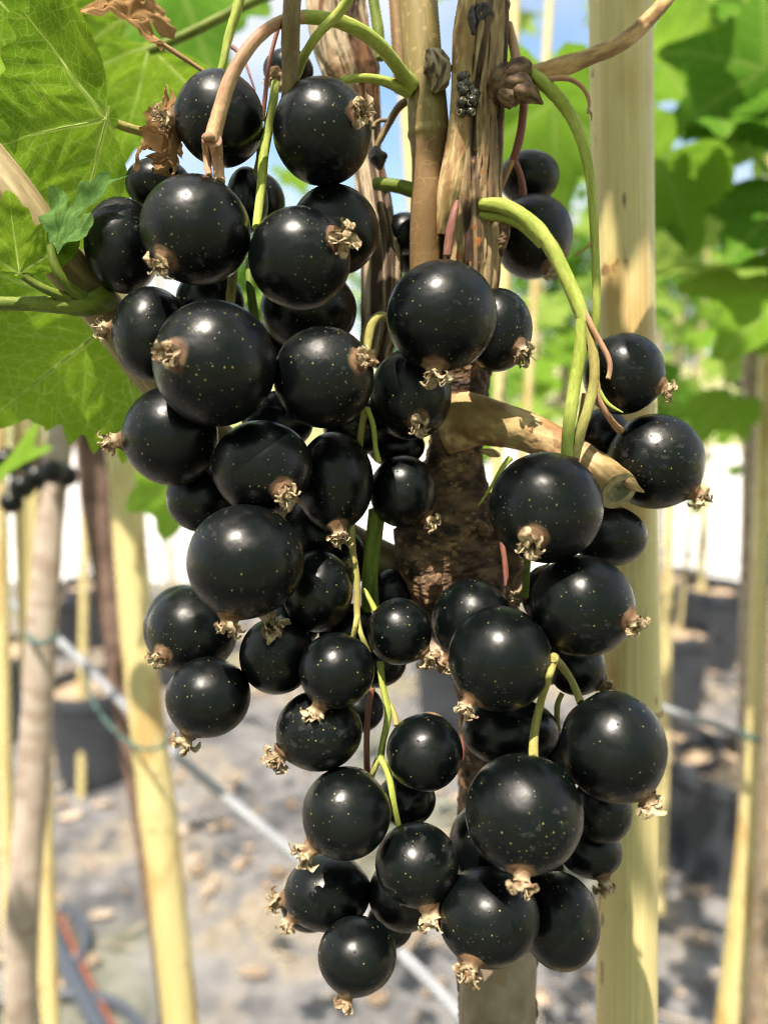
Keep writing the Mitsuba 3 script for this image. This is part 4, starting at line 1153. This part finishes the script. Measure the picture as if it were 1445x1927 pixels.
# ------------------------------------------------------------------ stalks
def stalk(pts, rpx, mt, name='fruit_stalk', n=12, m=None, label=None, bumps=True, top=None):
    """pts (x, y, depth): depth 'f' lies just in front of the skins there (given number as the farthest)"""
    w, r = [], []
    rr = [rpx] * len(pts) if np.isscalar(rpx) else rpx
    for (x, y, d), a in zip(pts, rr):
        if isinstance(d, str):
            far = float(d[1:])
            d = front(x, y, far, 0.35 + a * 92 / FPX * 0.9) if d[0] == 'f' else front(x, y, far, 0) + 1.2
        w.append(P(x, y, d)); r.append(a * d / FPX / 1000)
    if top: w.insert(0, w[0] + unit(w[0] - w[1]) * top); r.insert(0, r[0])
    sd = COUNT.get(BUSH + '__' + name, 0)
    return part(BUSH, name, tube_shape(w, r, mt, n=n, m=m or 14 * len(pts), disp=rough(0.30, 1.2, 260, sd, 0.10, 3, 1600) if bumps else None), label)


stalk([(775, 160, 105), (757, 138, 103), (725, 95, 99), (680, 58, 96), (625, 36, 94), (570, 31, 92.5)], [15, 14, 13, 13, 12, 11.5], 'stalk_green')
stalk([(570, 31, 92.5), (525, 42, 91), (480, 75, 89.5), (445, 125, 'f89'), (420, 185, 'f89'), (404, 245, 'f89'), (398, 268, 'f89')], [11.5, 11, 11.5, 13, 14, 15, 16], 'stalk_pink', label='pinkish end of the arching fruit stalk')
stalk([(388, 262, 'f89'), (389, 295, 'f91'), (394, 331, 'i94')], [8, 6.5, 7], 'stalk_pink')
stalk([(404, 262, 'f88.5'), (408, 295, 'f91'), (414, 342, 'i94')], [14, 11, 10.5], 'stalk_pink')
stalk([(384, 258, 'f88'), (392, 256, 'f87.5'), (402, 258, 'f88')], [5, 8, 5], 'stalk_pink', name='stalk_scar', m=16)
stalk([(668, -20, 90), (640, 20, 91), (600, 62, 92), (575, 100, 94), (560, 135, 97), (548, 165, 99)], [9, 9, 8, 8.5, 9, 6], 'stalk_green', top=0.03)
stalk([(640, 152, 100), (670, 146, 101.5), (715, 150, 103), (770, 172, 105.5)], [7, 7.5, 9, 12], 'stalk_green')
stalk([(706, 346, 110), (745, 349, 109), (790, 362, 109)], [11, 13, 14], 'stalk_leaf')
stalk([(455, -20, 110), (445, 20, 110), (430, 70, 110), (422, 110, 110), (410, 150, 110)], [9, 9, 8.5, 7, 6], 'stalk_green', top=0.03)
stalk([(438, 88, 110), (455, 105, 109), (468, 135, 108), (480, 170, 108)], [4.5, 3, 2.5, 2], 'stalk_red')
stalk([(524, 50, 97), (506, 120, 97), (500, 170, 97), (494, 225, 97)], [4, 4, 4.5, 4.5], 'stalk_red')
stalk([(518, 155, 99), (512, 205, 98), (500, 265, 97), (494, 320, 'f96'), (489, 370, 'f95'), (483, 428, 'i95')], [8, 9, 10, 9.5, 8.5, 8], 'stalk_green')
stalk([(486, 232, 101), (490, 285, 101), (478, 330, 101)], [6, 8, 5], 'stalk_olive')
stalk([(470, 490, 104), (472, 545, 101), (480, 610, 101)], [8, 8, 9], 'stalk_leaf')
stalk([(441, 485, 103), (437, 530, 99.5), (433, 580, 98)], [8, 8.5, 9], 'stalk_olive')
stalk([(553, -30, 90), (548, 30, 90.5), (546, 110, 92), (545, 170, 93), (538, 200, 95), (520, 240, 98)], [17, 17, 16.5, 15, 11, 7], 'stem_brown', name='leaf_stalk', label='straight brown upright stem', top=0.04, n=20)
stalk([(735, 600, 106), (716, 594, 104.5), (702, 606, 103.5), (694, 635, 103), (690, 668, 102.5)], [8, 8.5, 9, 9, 8], 'stalk_olive')
stalk([(722, 592, 108), (700, 602, 107), (686, 628, 107), (684, 660, 107)], [7, 7, 7, 7], 'stalk_olive')
stalk([(690, 765, 102), (682, 795, 102.5), (676, 840, 104)], [8, 7, 7], 'stalk_olive')
stalk([(690, 768, 101), (702, 800, 101), (706, 840, 101.5), (712, 868, 102)], [6, 5, 4.5, 6], 'stalk_green')
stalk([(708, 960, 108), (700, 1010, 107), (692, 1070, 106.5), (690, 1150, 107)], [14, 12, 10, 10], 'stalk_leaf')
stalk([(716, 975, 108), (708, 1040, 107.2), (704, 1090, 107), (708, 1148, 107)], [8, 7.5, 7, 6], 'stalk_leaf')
stalk([(660, 985, 103), (664, 1040, 102), (671, 1090, 101.5), (672, 1160, 'f100'), (680, 1195, 'f98'), (692, 1228, 99)], [8, 6.5, 6.5, 6, 5, 6], 'stalk_olive')
stalk([(672, 1160, 'f100'), (668, 1180, 'f98'), (663, 1208, 99)], [6, 5, 5], 'stalk_olive')
stalk([(684, 1110, 104.5), (694, 1125, 103.5), (706, 1150, 102.5)], [5, 4.5, 6], 'stalk_green')
stalk([(700, 1295, 102), (692, 1350, 102), (690, 1420, 101), (692, 1470, 101)], [6, 6, 6, 6], 'stalk_red')
stalk([(715, 1245, 102), (722, 1300, 101), (730, 1340, 100.5), (722, 1390, 100), (715, 1435, 'f98')], [6.5, 6.5, 7, 6, 7], 'stalk_green')
stalk([(728, 1320, 101), (740, 1338, 100.5), (746, 1366, 99.5)], [5, 5, 6], 'stalk_olive')
stalk([(712, 1425, 'f98'), (728, 1450, 'f97'), (738, 1495, 'f95.5'), (751, 1557, 'i96')], [7, 6.5, 6, 5.5], 'stalk_green')
stalk([(712, 1428, 'f98'), (704, 1448, 'f98'), (698, 1466, 99)], [6, 6, 5], 'stalk_olive')
# right hand strings
stalk([(905, 384, 104), (940, 386, 102.5), (985, 408, 101), (1030, 455, 100), (1065, 520, 99.5), (1090, 580, 99), (1098, 606, 99)], [11, 14, 15, 15, 14, 13, 12], 'stalk_green', label='broad yellow green fruit stalk curving down on the right')
stalk([(905, 404, 105), (945, 408, 103.5), (980, 424, 102), (1018, 462, 101)], [9, 10, 9, 6], 'stalk_green')
stalk([(1094, 600, 99), (1088, 680, 99), (1074, 770, 98.5), (1066, 860, 97.5)], [11, 12, 12, 11], 'stalk_green')
stalk([(1098, 604, 99), (1110, 640, 99), (1119, 700, 98.5), (1112, 750, 98.5), (1096, 800, 98.5), (1078, 862, 98)], [9, 9, 10, 10, 10, 12], 'stalk_olive')
stalk([(1100, 585, 98.6), (1112, 612, 98.2), (1130, 645, 'f98'), (1146, 678, 'f97.5'), (1147, 700, 'f97.5'), (1144, 712, 'f97.5')], [5, 5.5, 5.5, 5, 4.5, 5], 'stalk_pink', name='stalk_stub')
stalk([(1121, 712, 98.6), (1130, 755, 'f98.5'), (1146, 785, 'f99'), (1168, 810, 'i103')], [7, 6, 6, 7.5], 'stalk_pink')
stalk([(1128, 735, 98.2), (1140, 755, 'f98'), (1156, 768, 'f97.5'), (1172, 776, 'f97')], [4, 3.5, 3, 1.5], 'stalk_green', name='bract')
stalk([(1100, 740, 101), (1092, 790, 102), (1082, 840, 103)], [5, 5, 5], 'stalk_pink')
stalk([(985, 128, 102.2), (1010, 146, 101.5), (1045, 178, 101), (1080, 228, 101), (1104, 300, 101.5), (1116, 400, 102), (1121, 500, 102.5), (1122, 590, 103), (1119, 640, 104)], [11, 12, 12, 11, 9.5, 8.5, 8, 8, 6], 'stalk_green', label='long bare green stalk hanging past the thick cane')
stalk([(986, 185, 106), (982, 235, 107), (966, 300, 109)], [8, 8, 8], 'stalk_red')
stalk([(966, 298, 109), (954, 325, 110), (942, 352, 111)], [6, 5.5, 5], 'stalk_pink')
stalk([(966, 298, 109), (978, 325, 110), (984, 366, 112)], [5.5, 5.5, 7], 'stalk_red')
stalk([(1028, 150, 101), (1060, 146, 100), (1090, 158, 99.5), (1108, 188, 99.5), (1106, 212, 99.5)], [5, 5, 4, 3.5, 2.5], 'stalk_pink', name='tendril')
stalk([(1108, 208, 99.5), (1113, 216, 99.5), (1112, 226, 99.5)], [2.5, 2, 1], 'stalk_dry', name='tendril', m=14)
stalk([(1118, 452, 102), (1100, 468, 102), (1080, 482, 102.5)], [2.5, 2, 2], 'stalk_dry', name='tendril', m=20)
stalk([(958, 45, 108), (966, 85, 106.5), (974, 125, 105)], [7, 8.5, 10], 'stalk_pink')
stalk([(1275, -30, 107), (1235, 20, 105), (1180, 72, 103.5), (1120, 102, 102.5), (1060, 124, 102), (1000, 140, 102.2)], [14, 14, 15, 15, 17, 16], 'stalk_dry', name='dead_shoot', label='withered brown shoot leaning out to the upper right', n=24, m=140, top=0.03)
stalk([(1042, 1238, 'f98'), (1055, 1252, 'f97'), (1072, 1275, 'f97'), (1092, 1322, 'i97')], [9, 8.5, 7, 7.5], 'stalk_olive')
stalk([(1046, 1235, 'f97'), (1034, 1270, 'f95'), (1018, 1320, 'f93.5'), (1006, 1380, 'f93'), (1004, 1428, 'i93')], [6, 7, 7.5, 8.5, 9], 'stalk_olive')
stalk([(1058, 1305, 102), (1048, 1335, 102), (1052, 1375, 102)], [5, 6, 5], 'stalk_olive')
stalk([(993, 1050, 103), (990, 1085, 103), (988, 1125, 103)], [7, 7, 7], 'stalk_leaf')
stalk([(944, 1020, 105), (950, 1060, 104.5), (953, 1102, 104)], [5, 5, 5], 'stalk_red')
stalk([(870, 1325, 108), (872, 1370, 108), (868, 1430, 108)], [5, 6, 5], 'stalk_red')
stalk([(960, 862, 103.5), (946, 880, 103), (928, 910, 103), (900, 952, 104)], [6, 5, 4, 1.5], 'stalk_green', name='bract')
stalk([(995, 1068, 102), (975, 1080, 102), (965, 1105, 102)], [2, 2, 2], 'stem_brown', name='tendril', m=20)
stalk([(1060, 1040, 103), (1030, 1062, 103), (1005, 1080, 103)], [2.5, 2, 2], 'stem_brown', name='tendril', m=20)

# leaf stalks at the left
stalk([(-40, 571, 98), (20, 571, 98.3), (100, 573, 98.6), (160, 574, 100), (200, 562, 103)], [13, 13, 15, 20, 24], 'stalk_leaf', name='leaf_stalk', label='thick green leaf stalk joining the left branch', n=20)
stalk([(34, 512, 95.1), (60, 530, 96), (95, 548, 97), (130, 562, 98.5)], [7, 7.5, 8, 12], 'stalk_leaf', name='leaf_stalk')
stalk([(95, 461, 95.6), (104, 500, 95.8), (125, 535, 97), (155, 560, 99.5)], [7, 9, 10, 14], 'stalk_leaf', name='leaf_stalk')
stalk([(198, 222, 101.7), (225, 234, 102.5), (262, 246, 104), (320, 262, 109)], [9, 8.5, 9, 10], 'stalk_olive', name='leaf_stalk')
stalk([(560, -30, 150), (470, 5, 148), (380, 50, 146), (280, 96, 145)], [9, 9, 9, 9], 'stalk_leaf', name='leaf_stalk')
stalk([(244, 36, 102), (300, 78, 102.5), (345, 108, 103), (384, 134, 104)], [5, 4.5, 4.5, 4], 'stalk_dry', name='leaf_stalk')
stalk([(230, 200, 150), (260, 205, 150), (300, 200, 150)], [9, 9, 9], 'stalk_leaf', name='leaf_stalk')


# ------------------------------------------------------------------ near leaves of this bush
def near_leaf(o, tip, size_px, normal, mt, seed, nt=300, nr=22, vein_mt=None, label=None, veins=True, narrow=1.0, **kw):
    """origin (x, y, d), tip point (x, y, d), tip length in pixels, normal in the lens frame (right, up, towards the lens)"""
    mesh_, uv, (r, th) = leaf_mesh(nt, nr, seed, **kw)
    mesh_[0][:, 1] *= narrow
    O, Tp = P(*o), P(*tip)
    N = normal[0] * RIGHT + normal[1] * UP - normal[2] * FWD
    m = leaf_frame(O, Tp - O, N, size_px * o[2] / FPX / 1000)
    v = np.c_[mesh_[0], np.ones(len(mesh_[0]))] @ m.T
    key = part(BUSH, 'leaf', mikit.ply((v[:, :3], mesh_[1]), mt, smooth=True, uv=uv), label)
    if veins:
        G3 = mesh_[0].reshape(nr + 1, nt + 1, 3)
        for a in (0.0, 1.0, -1.0, 1.95, -1.95):
            j = int(np.argmin(np.abs(th - a)))
            line = G3[:, j] - [0, 0, 0.004]
            line = line[: int(nr * 0.95)]
            w = np.c_[line, np.ones(len(line))] @ m.T
            rad = np.linspace(0.009 if a == 0 else 0.0075, 0.0015, len(line)) * size_px * o[2] / FPX / 1000
            part(key, 'vein', tube_shape(w[::3, :3], rad[::3], vein_mt or 'vein', n=8, m=40))
    return key


mat('vein', lambda p, n, uv: mix(C3(0.21, 0.32, 0.04), C3(0.30, 0.39, 0.09), noise(uv.y * 900, uv.x * 3)), rough=0.5)
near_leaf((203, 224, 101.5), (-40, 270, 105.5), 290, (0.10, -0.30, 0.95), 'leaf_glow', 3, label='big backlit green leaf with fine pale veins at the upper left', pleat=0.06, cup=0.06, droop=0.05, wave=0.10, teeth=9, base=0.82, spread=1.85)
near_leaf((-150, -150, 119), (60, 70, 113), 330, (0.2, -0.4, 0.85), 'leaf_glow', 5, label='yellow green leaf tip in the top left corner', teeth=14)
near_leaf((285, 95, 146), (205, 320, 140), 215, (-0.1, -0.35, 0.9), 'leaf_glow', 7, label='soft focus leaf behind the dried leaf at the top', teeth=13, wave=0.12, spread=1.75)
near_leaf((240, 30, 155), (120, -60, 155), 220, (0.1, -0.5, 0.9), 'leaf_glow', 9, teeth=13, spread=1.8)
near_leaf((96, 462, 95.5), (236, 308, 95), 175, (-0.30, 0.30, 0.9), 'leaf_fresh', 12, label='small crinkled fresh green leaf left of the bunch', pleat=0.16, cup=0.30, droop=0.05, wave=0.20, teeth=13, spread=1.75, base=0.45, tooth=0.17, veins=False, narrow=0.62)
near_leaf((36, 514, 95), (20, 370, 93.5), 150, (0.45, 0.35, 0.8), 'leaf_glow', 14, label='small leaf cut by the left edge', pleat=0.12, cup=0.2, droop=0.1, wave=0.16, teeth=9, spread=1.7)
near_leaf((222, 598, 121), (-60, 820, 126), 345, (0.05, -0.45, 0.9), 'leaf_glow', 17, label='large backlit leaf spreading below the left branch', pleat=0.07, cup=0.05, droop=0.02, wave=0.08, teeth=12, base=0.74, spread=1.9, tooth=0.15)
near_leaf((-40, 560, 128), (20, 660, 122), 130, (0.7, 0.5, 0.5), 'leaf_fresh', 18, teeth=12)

# the crumpled dead leaf at the top and the withered bracts on the first berry
def crumpled(o, tip, size_px, normal, mt, seed, name, label, squash=0.6):
    mesh_, uv, _ = leaf_mesh(120, 14, seed, pleat=0.12, cup=0.9, droop=0.35, wave=0.45, teeth=12)
    v0 = mesh_[0].copy()
    v0[:, 1] *= squash
    v0 += 0.16 * (np.stack([meshkit.fbm(v0 * 3.0 + 5 * j + seed, 3, j) for j in range(3)], -1) - 0.5)
    O, Tp = P(*o), P(*tip)
    N = normal[0] * RIGHT + normal[1] * UP - normal[2] * FWD
    m = leaf_frame(O, Tp - O, N, size_px * o[2] / FPX / 1000)
    v = np.c_[v0, np.ones(len(v0))] @ m.T
    return part(BUSH, name, mikit.ply((v[:, :3], mesh_[1]), mt, smooth=True, uv=uv), label)


crumpled((246, 38, 102), (120, -15, 101), 130, (0.1, 0.35, 0.9), 'leaf_dry', 31, 'dried_leaf', 'crumpled brown dead leaf at the top edge', 0.75)
crumpled((322, 285, 99), (298, 170, 95.5), 98, (-0.55, 0.1, 0.8), 'leaf_dry', 33, 'dried_bract', 'withered brown bract on the first berry', 0.50)
crumpled((322, 250, 101), (296, 165, 99), 85, (-0.3, 0.2, 0.9), 'leaf_dry', 34, 'dried_bract', None, 0.40)
crumpled((308, 272, 98), (246, 295, 97), 72, (-0.2, 0.7, 0.6), 'leaf_dry', 36, 'dried_bract', None, 0.32)

# ------------------------------------------------------------------ canopy of the same bush above and around the picture (it shades the upper bunch)
def shade(x, y, d, t, size_px_mm, tip_ang=None, spread=0.0):
    """a leaf of this bush's canopy, t metres up towards the sun from the place x, y, d of the photograph"""
    o = P(x, y, d) + SUN * t
    a = RNG.uniform(0, 2 * np.pi) if tip_ang is None else tip_ang
    tip = np.array([np.cos(a), np.sin(a), -0.15])
    add_far_leaf(BUSH, o - unit(tip) * size_px_mm * 0.35, size_px_mm, 'leaf_far', np.array([0, 0, 1.0]) + RNG.normal(0, 0.12, 3), tip)


for (x, y, d, t, sz) in [
    (930, 130, 107, 0.18, 0.020), (985, 400, 116, 0.22, 0.012), (1165, 110, 134, 0.19, 0.028), (1165, 330, 134, 0.22, 0.018), (610, 230, 97, 0.20, 0.008),
    (1185, 860, 134, 0.15, 0.016), (1185, 1080, 134, 0.165, 0.017), (1170, 1640, 134, 0.47, 0.014),
]:
    shade(x, y, d, t, sz)
i = 0
while i < 130:                                        # the crown goes on above the picture, thinner towards the sun
    x, y = RNG.uniform(-0.50, 0.50), RNG.uniform(-0.60, 0.13)
    z = RNG.uniform(1.42, 1.75) + 0.40 * max(y, 0)
    q = np.array([x, y, z]) - P(760, 900, 100)
    if np.linalg.norm(q - (q @ SUN) * SUN) < 0.135: continue
    if y > -0.05 and z < 1.25 + 0.12 + 0.45 * y + 0.06: continue
    add_far_leaf(BUSH, np.array([x, y, z]), RNG.uniform(0.032, 0.048), 'leaf_far')
    i += 1

# ------------------------------------------------------------------ insect eggs on the cut stem
EGGS = [(868, 143, 104), (879, 145, 103.6), (865, 160, 103.4), (877, 161, 102.8), (888, 164, 103), (870, 174, 102.8), (893, 174, 103), (882, 184, 102.6), (867, 190, 103.2), (879, 197, 102.9), (871, 209, 103.2), (889, 192, 103.2), (882, 208, 103.4), (893, 186, 103.6)]
ev, ef = sphere_unit(2)
for i, (x, y, d) in enumerate(EGGS):
    key = thing('insect_egg', 'tiny glossy black barrel shaped insect egg stuck to the cut stem', 'egg', 'insect eggs clustered on the cut stem')
    c = P(x + 3 * math.sin(i * 4.3), y + 2.5 * math.cos(i * 3.1), 101.6 + 0.35 * math.sin(i * 2.1))
    ax = unit(-FWD + 0.75 * RIGHT * math.sin(i * 1.7) + 0.65 * UP * math.cos(i * 2.3))
    fr2 = axis_frame(ax)
    v = (ev * [1, 1, 1.1]) @ fr2.T * 0.00064 + c
    part(key, 'shell', mikit.ply(trimesh.Trimesh(v, ef, process=False), 'egg_shell', smooth=True))
    a = np.linspace(0, 2 * np.pi, 13)
    ring = np.stack([0.5 * np.cos(a), 0.5 * np.sin(a), 0 * a + 0.985], -1)[:, :] @ fr2.T * 0.00064 + c
    part(key, 'lid_ring', mikit.ply(trimesh.Trimesh(*tube(list(ring), 0.00007, n=6, m=26, cap=False)[:2], process=False), 'egg_lid', smooth=True))
